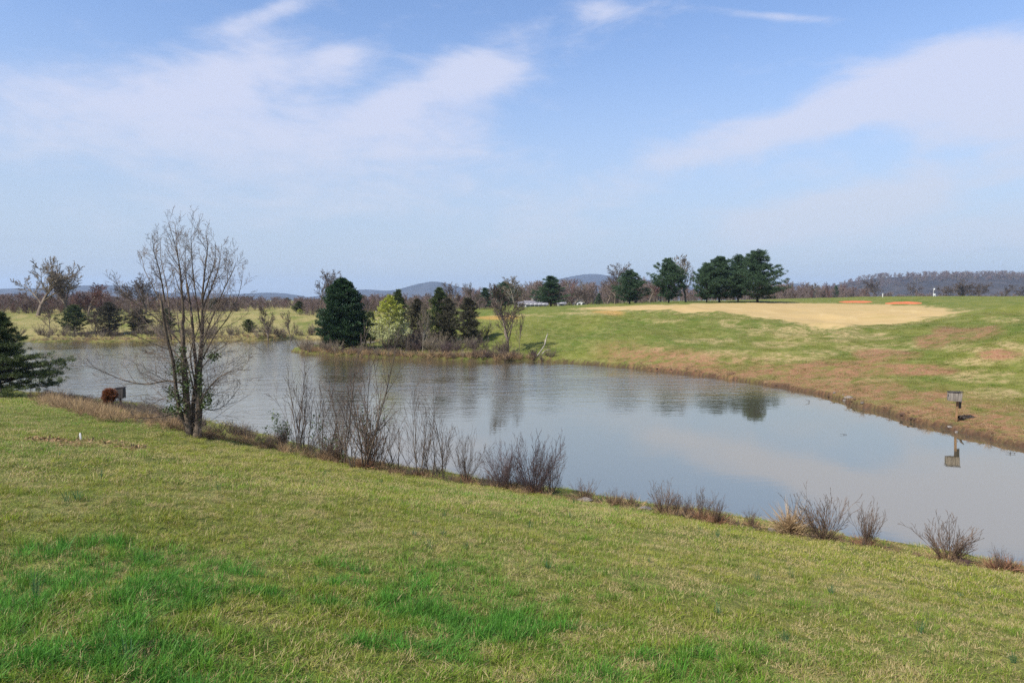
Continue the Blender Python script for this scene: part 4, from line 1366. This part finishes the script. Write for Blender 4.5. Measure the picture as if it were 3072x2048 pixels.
SAPS = [shrub_meshes('sapling', 400 + i, st, sp, nc, 3, BARK_BROWN, TWIG_GREY, r=rr_, rmin=0.0017, hvar=(.6, 1.0)) for i, (st, sp, nc, rr_) in
        enumerate([(7, 0.85, 8, .0090), (3, 0.30, 11, .0080), (7, 0.95, 7, .0088), (4, 0.50, 10, .0080)])]
WILLOWS = [shrub_meshes('willow', 420 + i, st, sp, nc, 3, mt, mt, r=.0080, rmin=0.0024, wig=.10) for i, (st, sp, nc, mt) in
           enumerate([(38, 0.95, 7, TWIG_PURPLE), (46, 1.05, 7, TWIG_PURPLE), (24, 0.75, 6, TWIG)])]
SMALLS = [shrub_meshes('small_willow', 430 + i, st, sp, 5, 2, mt, mt, r=.0085, rmin=0.0034, wig=.10, hvar=(.4, 1.05)) for i, (st, sp, mt) in
          enumerate([(44, 0.95, TWIG_LIGHT), (34, 0.55, TWIG_LIGHT), (50, 1.15, TWIG_LIGHT), (26, .6, TWIG_LIGHT)])]


def litter_mesh(seed, n, rad, h, lw, mt):
    """dry leaves and bent grass gathered round a plant's foot"""
    rg = np.random.default_rng(seed)
    a = rg.uniform(0, 6.28, n)
    r_ = rad * np.abs(rg.normal(0, 0.6, n))
    C = np.c_[np.cos(a) * r_, np.sin(a) * r_, rg.uniform(-0.02, h * 0.5, n)]
    D = np.c_[np.cos(a) * 0.7, np.sin(a) * 0.7, rg.uniform(0.1, 1.3, n)] + rg.normal(0, .3, (n, 3))
    return leaf_mesh('foot_litter', C, D, h, lw, [mt], seed)


LITTER = [litter_mesh(450, 240, 0.32, 0.26, 0.016, mat('rusty_litter', (0.27, 0.14, 0.08), (0.13, 0.07, 0.042), 4, attr='v')), litter_mesh(451, 240, 0.36, 0.24, 0.016, STRAW), litter_mesh(452, 200, 0.30, 0.22, .016, LEAF_DEAD)]
IVY_BIT = None


def shore_plant(meshes, name, label, cat, px, py, top, ws=1.0, rz=0.0, litter=None, group=None, shift=0.0):
    x, y, z = ground(px, py)
    zt_ = at(px, top, y)[2]
    h = max(zt_ - z, 0.15) * 1.12
    o = tree_from(meshes, name, label, cat, (x, y, z - 0.03), h, ws, rz, group, parts=('stems', 'twigs'))
    if litter is not None:
        l = link('foot_litter', LITTER[litter], o)
        k = 1.0 / h
        l['kind'] = 'stuff'
        l.scale = (k / ws, k / ws, k)
    return o


G_S = 'saplings on the near shore'
shore_plant(SAPS[3], 'sapling', 'thin crooked sapling first right of the lakeside tree', 'sapling', 893, 1350, 1105, 0.75, 0.4, None, G_S)
shore_plant(SAPS[0], 'sapling', 'vase-shaped sapling left of the tallest one on the near shore', 'sapling', 916, 1354, 1098, 0.80, 1.4, 2, G_S)
shore_plant(SAPS[2], 'sapling', 'bushy low sapling between the vase-shaped and the tallest ones', 'sapling', 968, 1374, 1150, 0.62, 2.4, 2, G_S)
shore_plant(SAPS[1], 'sapling', 'tallest thin pale sapling on the near shore', 'sapling', 1030, 1392, 982, 0.85, 3.3, None, G_S)
shore_plant(SAPS[3], 'sapling', 'tall sapling with red buds right of the tallest one', 'sapling', 1090, 1404, 1018, 0.75, 5.1, 0, G_S)
shore_plant(SAPS[2], 'sapling', 'leaning sapling right of the red-budded one', 'sapling', 1136, 1398, 1205, 0.75, 0.9, 2, G_S)
shore_plant(SAPS[0], 'sapling', 'many-stemmed sapling with a rusty foot', 'sapling', 1258, 1430, 1150, 0.72, 2.2, 0, G_S)
shore_plant(SAPS[1], 'sapling', 'slim sapling with dark leaves right of the rusty-footed one', 'sapling', 1331, 1438, 1190, 0.95, 1.1, None, G_S)
shore_plant(SAPS[3], 'sapling', 'short sapling just left of the red-budded one', 'sapling', 1062, 1402, 1200, 1.0, 2.0, None, G_S)
shore_plant(SAPS[2], 'sapling', 'low forked sapling halfway between the leaning and the rusty-footed ones', 'sapling', 1190, 1416, 1255, 1.0, 4.0, 2, G_S)
shore_plant(SAPS[0], 'sapling', 'short bushy sapling right against the rusty-footed one', 'sapling', 1292, 1434, 1275, 1.0, 5.0, None, G_S)
G_W = 'bare willow shrubs on the near shore'
shore_plant(WILLOWS[2], 'willow_shrub', 'bare shrub with rusty leaves at its foot left of the dense ones', 'shrub', 1398, 1448, 1285, 0.72, 0.2, 0, G_W)
shore_plant(WILLOWS[0], 'willow_shrub', 'dense dark bare shrub in the middle of the near shore', 'shrub', 1510, 1466, 1312, 0.80, 1.5, 1, G_W)
shore_plant(WILLOWS[1], 'willow_shrub', 'largest dense bare shrub at the end of the thicket', 'shrub', 1600, 1480, 1298, 0.78, 2.7, 0, G_W)
shore_plant(WILLOWS[2], 'willow_shrub', 'thin bare shrub behind the largest one by the water', 'shrub', 1655, 1476, 1345, 0.7, 3.9, None, G_W)
G_M = 'small bare shrubs at the water edge'
for px, py, tp, ws, k, lt, lb in [
        (1750, 1501, 1436, 1.0, 0, 2, 'small bare shrub first right of the dense thicket'), (1842, 1516, 1462, 1.1, 2, 2, 'low dark tangled shrub second right of the dense thicket'),
        (1893, 1520, 1470, 0.7, 1, 1, 'narrow bare shrub beside the low dark tangled one'), (1990, 1541, 1442, 0.85, 0, 2, 'fan-shaped bare shrub midway along the right shore'),
        (2030, 1540, 1470, 0.7, 1, 2, 'short bare shrub just right of the fan-shaped one'), (2062, 1548, 1482, 0.8, 1, 1, 'shorter bare shrub second right of the fan-shaped one'),
        (2108, 1560, 1462, 0.75, 3, 0, 'upright bare shrub with rusty base midway along the right shore'), (2152, 1572, 1486, 0.75, 1, 0, 'leaning bare shrub right of the rusty-based upright one'),
        (2255, 1584, 1520, 0.7, 1, 2, 'sparse bare shrub left of the orange grass clump'), (2470, 1622, 1468, 0.9, 0, 1, 'large fan-shaped bare shrub with a straw foot right of the orange grass'),
        (2600, 1642, 1506, 0.75, 1, 0, 'upright bare shrub with rusty foot right of the large fan-shaped one'), (2843, 1682, 1542, 0.95, 2, 2, 'round open bare shrub on a dark mound near the right end'),
        (2993, 1712, 1635, 0.6, 1, 0, 'small bare shrub near the right edge of the shore'), (3034, 1714, 1662, 0.6, 3, 0, 'tiny bare shrub closest to the right edge')]:
    shore_plant(SMALLS[k], 'willow_shrub', lb, 'shrub', px, py, tp, ws * 0.95, px * 0.37, lt, G_M)

# orange dry grass clump and the rust-coloured dead juniper
oc = ground(2370, 1606)
og = link('dry_grass_clump', litter_mesh(470, 420, 0.22, 0.62, 0.018, STRAW), None, (oc[0], oc[1], oc[2] - 0.02))
tag(og, 'pale orange clump of dry grass between the bare shrubs', 'grass clump')
rj = conifer('rust_juniper', 171, lambda t: 0.04 + 0.34 * min(1, t / 0.2) * (1 - max(0, t - .45) / .6) ** .6, 90, lambda t: 0.9, lambda t: 0.3, 0.11, 0.012, 16, 7, 0.05,
             [RUST], BARK_DARK, t0=0.04, updir=0.9)
gj = ground(328, 1226)
tree_from(rj, 'dead_juniper', 'rust-brown rounded dead juniper in front of the left nest box', 'shrub', (gj[0], gj[1], gj[2] - .03), at(328, 1172, gj[1])[2] - gj[2], 0.95, 0.4)


# ivy leaves caught in the saplings, evergreen brush, all leafy bits belong to one evergreen shrub each
def leaf_shrub(px, py, top, n, lab, mt, ws=1.0, seed=1, stem=SMALLS[3], name='evergreen_shrub', lsize=0.075):
    x, y, z = ground(px, py)
    h = at(px, top, y)[2] - z
    rg = np.random.default_rng(seed)
    u = rg.normal(size=(n, 3))
    u /= np.linalg.norm(u, axis=1, keepdims=True)
    cl = rg.normal(size=(9, 3)) * np.array([0.28, 0.28, 0.22]) * ws + np.array([0, 0, 0.68])
    C = cl[rg.integers(0, 9, n)] + u * rg.uniform(0.02, 0.17, n)[:, None]
    o = tree_from(stem, name, lab, 'shrub', (x, y, z - .03), h, 1.0, seed, None, ('stems', 'twigs'))
    link('leaves', leaf_mesh('shrub_leaves', C, u + np.array([0, 0, .2]), lsize / h, lsize * 0.7 / h, [mt], seed, quad=True), o)
    return o


leaf_shrub(848, 1340, 1245, 420, 'leafy green shrub left of the vase-shaped sapling', LEAF_IVY, 0.9, 3)
leaf_shrub(1008, 1385, 1255, 260, 'sparse green-leaved shrub left of the tallest sapling foot', LEAF_IVY, 1.0, 4)
leaf_shrub(1112, 1402, 1190, 220, 'thin green-leaved climber among the red-budded sapling stems', LEAF_IVY, 0.6, 6)

# ------------------------------------------------------------------ brush and tall dry grass (uncountable) along the banks
BRUSH = [join_meshes('brush', *shrub_meshes('brush', 500 + i, 20, 0.85, 5, 2, mt, mt, r=.011, rmin=0.0048, wig=.13, hvar=(.35, 1.05))) for i, mt in enumerate([TWIG_PURPLE, TWIG, TWIG_TAN])]
TALL = [litter_mesh(520 + i, 60, 0.16, 0.7, 0.016, mt) for i, mt in enumerate([STRAW, BROWN_GRASS])]


def along(pxpts, n, spread, rg, inward=0.5):
    """points along a drawn line on the ground, scattered sideways"""
    L = np.array([ground(*p)[:2] for p in pxpts])
    segl = np.r_[0, np.cumsum(np.linalg.norm(np.diff(L, axis=0), axis=1))]
    s = rg.uniform(0, segl[-1], n)
    x, y = np.interp(s, segl, L[:, 0]), np.interp(s, segl, L[:, 1])
    x, y = x + rg.normal(0, spread, n), y + rg.normal(0, spread, n)
    z, d = height(x, y, True)
    k = d > 0.02
    return np.c_[x, y, z][k]


def brush(name, label, lines, protos, seed):
    rg = np.random.default_rng(seed)
    P, S, I = [], [], []
    for pts_, n, sp, h0, h1, kinds in lines:
        q = along(pts_, n, sp, rg)
        h = rg.uniform(h0, h1, len(q))
        P.append(q - np.array([0, 0, 0.03]))
        S.append(np.c_[h, h, h])
        I.append(rg.choice(kinds, len(q)))
    P, S, I = np.concatenate(P), np.concatenate(S), np.concatenate(I)
    return scatter(name, label, protos, P, np.c_[np.zeros(len(P)), np.zeros(len(P)), rg.uniform(0, 6.28, len(P))], S, I)


brush('shore_brush', 'grey-purple leafless brush crowding the near shore', [
    ([(120, 1195), (250, 1212), (330, 1222), (450, 1245), (560, 1275)], 110, 0.45, 0.35, 0.75, [0, 0, 1]),
    ([(330, 1225), (450, 1248), (560, 1285)], 60, 0.4, 0.4, 0.8, [0, 2, 1]),
    ([(600, 1290), (700, 1305), (800, 1330), (900, 1350)], 32, 0.36, 0.35, 0.75, [0, 2, 1]),
    ([(850, 1345), (1000, 1384), (1100, 1404), (1250, 1428), (1400, 1448)], 13, 0.30, 0.35, 1.0, [1, 2, 2]),
    ([(1400, 1448), (1500, 1465), (1640, 1484)], 26, 0.25, 0.3, 0.7, [0, 0, 1]),
    ([(1700, 1494), (2000, 1540), (2250, 1582)], 26, 0.22, 0.15, 0.40, [0, 1]),
    ([(2400, 1610), (2650, 1650)], 10, 0.2, 0.15, 0.35, [0, 1])], BRUSH, 81)
brush('tall_dry_grass', 'tall straw and rust coloured dry grass on the near bank', [
    ([(140, 1200), (230, 1232), (330, 1262), (430, 1272)], 150, 0.4, 0.3, 0.75, [0, 0, 0, 1]), ([(250, 1226), (350, 1246), (450, 1268), (560, 1304)], 120, 0.4, 0.3, 0.6, [0, 0, 1]),
    ([(590, 1310), (700, 1322), (800, 1345), (950, 1375), (1150, 1412)], 150, 0.28, 0.22, 0.5, [0, 1, 1]),
    ([(1150, 1416), (1400, 1452), (1680, 1494), (2000, 1545), (2300, 1594), (2650, 1650), (2850, 1684), (3050, 1716)], 170, 0.20, 0.15, 0.36, [0, 1, 1])], TALL, 82)
# the thicket on the peninsula and the far shores
brush('peninsula_brush', 'tangled leafless undergrowth on the peninsula', [
    ([(885, 1052), (930, 1056), (1000, 1060)], 46, 0.8, 0.8, 1.7, [1, 2, 2, 0]), ([(1000, 1060), (1100, 1064), (1250, 1070), (1420, 1076)], 60, 0.6, 0.4, 1.1, [0, 1, 2]),
    ([(1060, 1050), (1200, 1050), (1420, 1050)], 46, 1.4, 1.0, 2.2, [0, 1, 2]), ([(1220, 1040), (1400, 1030)], 26, 2.0, 1.6, 3.2, [0, 0, 1, 2]),
    ([(1430, 1072), (1480, 1076), (1560, 1078), (1640, 1078)], 60, 0.6, 0.5, 1.5, [0, 1, 1]),
    ([(100, 1010), (300, 1008), (560, 1006)], 60, 1.6, 0.8, 2.4, [0, 1, 2]), ([(600, 1006), (860, 1003), (960, 1000)], 40, 1.4, 0.6, 2.2, [0, 2, 2]),
    ([(120, 1022), (500, 1020), (880, 1014)], 60, .5, .3, .7, [2, 2, 0])], BRUSH, 83)
brush('reed_fringe', 'rusty dry grass fringe along the far banks', [
    ([(900, 1056), (1000, 1062), (1250, 1072), (1600, 1080)], 420, 0.5, 0.5, 1.0, [0, 1, 1]), ([(1620, 1078), (1960, 1104), (2300, 1146), (2600, 1216), (2860, 1280), (3060, 1325)], 170, 0.45, 0.18, 0.4, [1, 1, 0]),
    ([(1900, 1095), (2050, 1112), (2200, 1130)], 60, .5, .25, .55, [0, 1]),
    ([(100, 1022), (500, 1020), (880, 1014)], 220, 0.8, 0.4, 0.8, [0, 0, 1])], TALL, 84)

# shrubs on the far bank that read singly
FB = [shrub_meshes('bank_shrub', 540 + i, 46, 1.0, 6, 2, mt, mt, r=.012, rmin=0.006, wig=.14) for i, mt in enumerate([TWIG, TWIG_PURPLE, TWIG_TAN])]


def bank_shrub(px, d, top, ws, k, lb, rz=0.0):
    return stand(FB[k], 'bank_shrub', lb, 'shrub', px, d, top, ws, rz, 'bare shrubs on the far banks', parts=('stems', 'twigs'))


bank_shrub(925, 83.5, 1012, 1.1, 2, 'pale bare bush at the very tip of the peninsula')
bank_shrub(975, 83, 1005, 1.1, 0, 'bare bush between the tip bush and the big evergreen', 1)
bank_shrub(1340, 74, 1022, 1.2, 1, 'dark round bush at the water edge below the tallest cedar', 2)
bank_shrub(1452, 73, 1032, 1.0, 0, 'round dark bush left of the vine-footed bank tree', 3)
bank_shrub(1508, 72.5, 1008, 1.0, 0, 'tall tangled vine mound around the bank tree foot', 4)
bank_shrub(1600, 71.5, 1046, 1.3, 1, 'dark low bush beside the broken driftwood limb', 5)
bank_shrub(1290, 78, 1000, .9, 2, 'pale thin bush right of the white-stemmed sapling', 5.5)
stand(bare_meshes('white_sapling', 560, P_OVAL, BARK_PALE, TWIG_TAN, k=1), 'white_sapling', 'white-stemmed sapling in front of the dull peninsula cedars', 'sapling', 1265, 79, 900, 0.6, 0.5)
stand(OVAL[1], 'bare_tree', 'slender bare stem right of the vine-footed bank tree', 'sapling', 1557, 73, 935, 0.4, 3.0)

# broken driftwood limb at the bank
dw = on_water(1612, 1082)
dz = hz(dw[0], dw[1] + 0.5)
dpolys = []
for pts_ in [[(1612, 1068), (1624, 1050), (1636, 1030), (1632, 1018)], [(1634, 1034), (1640, 1010), (1644, 998)], [(1626, 1062), (1636, 1052), (1652, 1049)],
             [(1560, 1078), (1552, 1066), (1548, 1060)], [(1590, 1082), (1575, 1078), (1556, 1068)]]:
    q = smooth_poly([at(px, py, dw[1] + 0.2 + i * .05) for i, (px, py) in enumerate(pts_)])
    dpolys.append(([(a[0] - dw[0], a[1] - dw[1], a[2] - dz) for a in q], list(np.linspace(.085, .03, len(q))), 6))
do = link('driftwood_limb', tube_mesh('driftwood_limb', dpolys, BARK_PALE), None, (dw[0], dw[1], dz))
tag(do, 'broken bleached driftwood limb on the bank right of the bank trees', 'driftwood')

# ------------------------------------------------------------------ nest boxes
def nest_box(name, label, base, turn, post_h, post_r, bw, bd, bh, roof_over, woodm, roofm, postm, post_off=(0, 0), guard=False, tilt=0.0):
    o = bpy.data.objects.new(name, None)
    COL.objects.link(o)
    o.location, o.rotation_euler = base, (0, tilt, turn)
    tag(o, label, 'nest box')
    boxes('post', [(post_off[0], post_off[1], post_h / 2 - .15, post_r * 2, post_r * 2, post_h + .3)], postm, o, 0.01)
    z0 = post_h
    b = boxes('box_body', [(0, 0, z0 + bh / 2, bw - .04, bd - .04, bh)], woodm, o)
    npl = 3
    for k in range(npl):                                     # planks of the two wide faces
        for sgn in (-1, 1):
            boxes('plank', [(-bw / 2 + bw * (k + .5) / npl, sgn * (bd / 2 - .008), z0 + bh / 2 - .01 * (k % 2), bw / npl - .012, .022, bh + .012 * k)], woodm, b, 0.004)
    for sgn in (-1, 1):
        boxes('plank', [(sgn * (bw / 2 - .008), 0, z0 + bh / 2, .022, bd - .05, bh)], woodm, b, 0.004)
    n = 14
    V = [(0, 0, 0)] + [(0, .055 * math.cos(i * 6.2832 / n), .055 * math.sin(i * 6.2832 / n)) for i in range(n)]
    me = new_mesh('entrance_hole', V, None, [(0, 1 + (i + 1) % n, 1 + i) for i in range(n)], mats=[HOLE])
    link('entrance_hole', me, o, (-bw / 2 - .006, 0, z0 + bh * .62))
    rf = prism('roof', [(-bw / 2 - roof_over, z0 + bh + .02), (bw / 2 + roof_over, z0 + bh + .045), (bw / 2 + roof_over, z0 + bh + .075), (-bw / 2 - roof_over, z0 + bh + .05)],
               bd + roof_over * 2, roofm, o)
    if guard:
        boxes('back_board', [(post_off[0] + .10, post_off[1] + .07, z0 - .12, .20, .03, .52)], WOOD_DARK, o, 0.004)
    return o


b0 = ground(2858, 1266)
sc_ = b0[1] / FPX
nest_box('nest_box', 'grey weathered wooden nest box on a brown post by the right bank', b0, R(-14), 65 * sc_, 2.9 * sc_, 34 * sc_, 23 * sc_, 24 * sc_, 1.5 * sc_,
         WOOD_GREY, WOOD_DARK, WOOD_BROWN, (10 * sc_, 4 * sc_), True, R(2))
b1 = ground(346, 1218)
b1 = (b1[0], b1[1] + 0.5, hz(b1[0], b1[1] + .5))
s1 = b1[1] / FPX
zb = at(344, 1193, b1[1])[2]
nest_box('nest_box', 'dark square nest box behind the rust-brown juniper', b1, R(8), zb - b1[2], 2.5 * s1, 24 * s1, 20 * s1, 29 * s1, 1.6 * s1, WOOD_DARK, WOOD_DARK, WOOD_DARK)

# ------------------------------------------------------------------ stakes on the lawn
s0_ = ground(243, 1322)
sk = s0_[1] / FPX
st = boxes('stake', [(0, 0, 10 * sk, .035, .03, 28 * sk)], WHITE, None, 0.004)
st.location, st.rotation_euler = s0_, (0, R(-4), 0.3)
tag(st, 'short white stake standing in the lawn by brown leaf litter', 'stake')
st2 = link('stake', tube_mesh('stake', [([(0, 0, -.05), (.05, 0, 10 * sk), (.13, 0, 22 * sk)], [.012, .011, .008], 6)], WOOD_DARK), None, ground(229, 1319))
tag(st2, 'thin dark leaning stake just left of the white one', 'stake')

# dead leaves on the lawn
rgL = np.random.default_rng(91)
LC = []
for cx, cy, ux, uy, vx, vy in LEAFY_P:
    n = 110
    a, r_ = rgL.uniform(0, 6.28, n), np.sqrt(rgL.random(n))
    x, y = cx + ux * r_ * np.cos(a) + vx * r_ * np.sin(a), cy + uy * r_ * np.cos(a) + vy * r_ * np.sin(a)
    LC.append(np.c_[x, y, height(x, y) + rgL.uniform(0.01, 0.05, n)])
LC = np.concatenate(LC)
LD = rgL.normal(size=LC.shape) * np.array([1, 1, .6])
tag(link('leaf_litter', leaf_mesh('leaf_litter', LC, LD, 0.10, 0.045, [LEAF_DEAD], 92, quad=True)), 'brown dead leaves lying in a strip on the lawn', None, None, 'stuff')

# stones, clods and sticks on the right bank
def clod(seed, r):
    rg = np.random.default_rng(seed)
    bm_ = bmesh.new()
    bmesh.ops.create_icosphere(bm_, subdivisions=2, radius=r)
    for v in bm_.verts:
        k = 1 + rg.normal(0, 0.16)
        v.co = (v.co.x * k * 1.4, v.co.y * k, v.co.z * k * 0.6)
    me = bpy.data.meshes.new('clod')
    bm_.to_mesh(me)
    bm_.free()
    return me


CL = [clod(600 + i, 1.0) for i in range(4)]
for i, c_ in enumerate(CL):
    c_.materials.append([MUD, STONE, MUD, MUD][i])
rgc = np.random.default_rng(95)
qs = along([(1640, 1084), (1960, 1110), (2300, 1154), (2500, 1194), (2700, 1254), (2860, 1290), (3072, 1338)], 130, 0.22, rgc)
q2 = along([(1690, 1492), (2000, 1540), (2300, 1590), (2650, 1646), (2850, 1682), (3060, 1720)], 60, 0.14, rgc)
qs = np.r_[qs, q2]
sz = np.clip(np.exp(rgc.normal(-2.75, 0.6, len(qs))), 0.02, 0.22)
scatter('bank_clods', 'dark mud clods and stones along the water line', CL, qs, np.c_[np.zeros(len(qs)), np.zeros(len(qs)), rgc.uniform(0, 6.28, len(qs))],
        np.c_[sz, sz, sz], rgc.integers(0, 4, len(qs)))
# a log beside the right nest box
lg0 = ground(2872, 1262)
logp = [(0.15, 0.1, .10), (.8, .25, .10), (1.5, .35, .07), (2.1, .42, .04)]
lo = link('fallen_log', tube_mesh('fallen_log', [(logp, [.13, .09, .07, .03], 8), ([(.2, .1, .1), (.1, -.2, .28), (.12, -.35, .36)], [.07, .05, .02], 6)], BARK_DARK), None, lg0)
tag(lo, 'dark fallen log lying in the grass beside the right nest box', 'log')
wat = [(2424, 1206, 9), (2592, 1230, 7), (2756, 1282, 7), (2826, 1296, 6), (2904, 1312, 6), (3040, 1360, 8), (2536, 1304, 3)]
for i, (px, py, hpx) in enumerate(wat):
    x, y = on_water(px, py)
    k = y / FPX
    rr = random.Random(i)
    pol = [([(0, 0, -.3), (rr.gauss(0, .1), 0, hpx * k * .5), (rr.gauss(.1, .2), 0, hpx * k)], [.012, .010, .005], 5)]
    for j in range(2 + i % 2):
        pol.append(([(rr.gauss(0, .04), 0, -.1), (rr.gauss(0, .08), rr.gauss(0, .05), hpx * k * .4), (rr.gauss(0, .14), 0, hpx * k * rr.uniform(.4, .8))], [.009, .008, .004], 4))
    so = link('water_stick', tube_mesh('water_stick', pol, BARK_DARK), None, (x, y, 0))
    tag(so, ['dark forked twig in the water furthest along the right bank', 'dark twig in the water below the middle of the right bank', 'dark twig in the water left of the right nest box', 'small dark twig by the bank left of the nest box reflection', 'small dark twig in the water right of the nest box post', 'dark twig in the water near the right edge', 'tiny lone twig out in the calm water'][i], 'stick', 'sticks poking out of the water')

# ------------------------------------------------------------------ houses beyond the crest
def house(label, px, d, base_py, w_px, wall_h, roof_h, depth, wallm, nwin, turn, chimney=None, gable_front=False):
    x, y, z = at(px, base_py, d)
    w_ = w_px * d / FPX
    o = bpy.data.objects.new('house', None)
    COL.objects.link(o)
    o.location, o.rotation_euler = (x, y, z), (0, 0, turn)
    tag(o, label, 'house')
    zg = hz(x, y) - z - 0.3
    hw, hd = w_ / 2, depth / 2
    if gable_front:
        V = [(-hw, -hd, zg), (hw, -hd, zg), (hw, -hd, wall_h), (0, -hd, wall_h + roof_h), (-hw, -hd, wall_h), (-hw, hd, zg), (hw, hd, zg), (hw, hd, wall_h), (0, hd, wall_h + roof_h), (-hw, hd, wall_h)]
        F = [(0, 1, 2, 3, 4), (9, 8, 7, 6, 5), (1, 6, 7, 2), (5, 0, 4, 9)]
    else:
        V = [(-hw, -hd, zg), (-hw, hd, zg), (-hw, hd, wall_h), (-hw, 0, wall_h + roof_h), (-hw, -hd, wall_h), (hw, -hd, zg), (hw, hd, zg), (hw, hd, wall_h), (hw, 0, wall_h + roof_h), (hw, -hd, wall_h)]
        F = [(4, 3, 2, 1, 0), (5, 6, 7, 8, 9), (0, 5, 9, 4), (6, 1, 2, 7)]
    me = bpy.data.meshes.new('wall')
    me.from_pydata(V, [], F)
    me.materials.append(wallm)
    wl = link('wall', me, o)
    e, th = 0.35, 0.16
    span, ln = (hw, hd) if gable_front else (hd, hw)
    sl = roof_h / span
    prof = [(-span - e, wall_h - e * sl), (0, wall_h + roof_h), (span + e, wall_h - e * sl), (span + e, wall_h - e * sl + th), (0, wall_h + roof_h + th), (-span - e, wall_h - e * sl + th)]
    prof = prof[::-1]
    rf = prism('roof', prof, ln * 2 + 2 * e, ROOF_GREY, o)
    if not gable_front:
        rf.rotation_euler = (0, 0, math.pi / 2)
    if chimney is not None:
        ch = boxes('chimney', [(0, chimney * w_, wall_h + roof_h + .3, .8, .8, 1.9)] if not gable_front else [(chimney * w_, 0, wall_h + roof_h + .3, .8, .8, 1.9)], STONE, rf)
    for k in range(nwin):
        xx = -hw + w_ * (k + .5) / nwin
        wn = boxes('window', [(xx, -hd - .01, wall_h * .55, .9, .05, 1.15)], GLASS, wl)
        boxes('frame', [(xx - .5, -hd - .04, wall_h * .55, .1, .06, 1.35), (xx + .5, -hd - .04, wall_h * .55, .1, .06, 1.35), (xx, -hd - .04, wall_h * .55 + .63, .9, .06, .1),
                        (xx, -hd - .04, wall_h * .55 - .63, .9, .06, .1), (xx, -hd - .042, wall_h * .55, .9, .05, .05)], WHITE, wn)
    return o


house('long low house with grey roof and chimney left of the lone pine', 1606, 190, 922.5, 62, 0.8, 1.0, 7, WALL_WHITE, 5, R(4), 0.12)
house('plain grey outbuilding at the left end of the low house', 1564, 193, 922, 20, 1.0, 0.5, 5, WALL_GREY, 1, R(4))
house('small white garage with dark door right of the lone pine', 1684, 186, 922, 20, 1.0, 0.5, 4, WALL_WHITE, 1, 0, None)
house('bright white gabled house half hidden by bare trees', 1738, 205, 921, 34, 1.0, 1.2, 8, WALL_WHITE, 3, R(-6), None, True)


# little white things on the right-hand rise
def crest_point(px, py, d):
    x, y, z = at(px, py, d)
    return x, y, z


x, y, z = crest_point(2648, 889, 149)
wp = bpy.data.objects.new('marker_post', None)
COL.objects.link(wp)
wp.location = (x, y, hz(x, y))
tag(wp, 'tiny white marker post left on the mown rise', 'post')
boxes('post', [(0, 0, .25, .10, .10, .9)], WHITE, wp, 0.01)
boxes('cap', [(0, 0, .72, .2, .2, .08)], WHITE, wp, 0.01)
x, y, z = crest_point(2800, 889, 150)
fp = bpy.data.objects.new('flag_pole', None)
COL.objects.link(fp)
fp.location = (x, y, hz(x, y))
tag(fp, 'thin white flag pole standing on the mown rise', 'flag')
link('pole', tube_mesh('pole', [([(0, 0, -.2), (0, 0, .9), (0, 0, 1.75)], [.025, .025, .02], 6)], WHITE), fp)
V = [(0.02 + .3 * i / 4, .03 * math.sin(i * 1.6), zz_) for i in range(5) for zz_ in (1.42, 1.74)]
fl = link('flag', new_mesh('flag', V, [(2 * i, 2 * i + 2, 2 * i + 3, 2 * i + 1) for i in range(4)], mats=[WHITE]), fp)
bb = bpy.data.objects.new('white_sign', None)
COL.objects.link(bb)
x, y, z = crest_point(2803, 889, 147)
bb.location = (x, y, hz(x, y))
tag(bb, 'small blank white sign board below the flag pole', 'sign')
boxes('board', [(0, 0, .42, .5, .05, .32)], WHITE, bb, 0.01)
boxes('leg', [(-.18, 0, .1, .05, .05, .5)], WHITE, bb)
boxes('leg', [(.18, 0, .1, .05, .05, .5)], WHITE, bb)

# ------------------------------------------------------------------ haze
hm = bpy.data.materials.new('haze_air')
hm.use_nodes = True
t = NT(hm.node_tree)
pv = t.n('ShaderNodeVolumePrincipled', {'Color': (0.52, 0.71, 1.0), 'Density': 0.00012, 'Anisotropy': 0.1})
t.n('ShaderNodeOutputMaterial', {'Volume': pv.outputs[0]})
Vh, Fh = box_arrays([(0, 0, 113, 15000, 15000, 234)])
tag(link('haze', new_mesh('haze', Vh, Fh, mats=[hm])), kind='stuff')
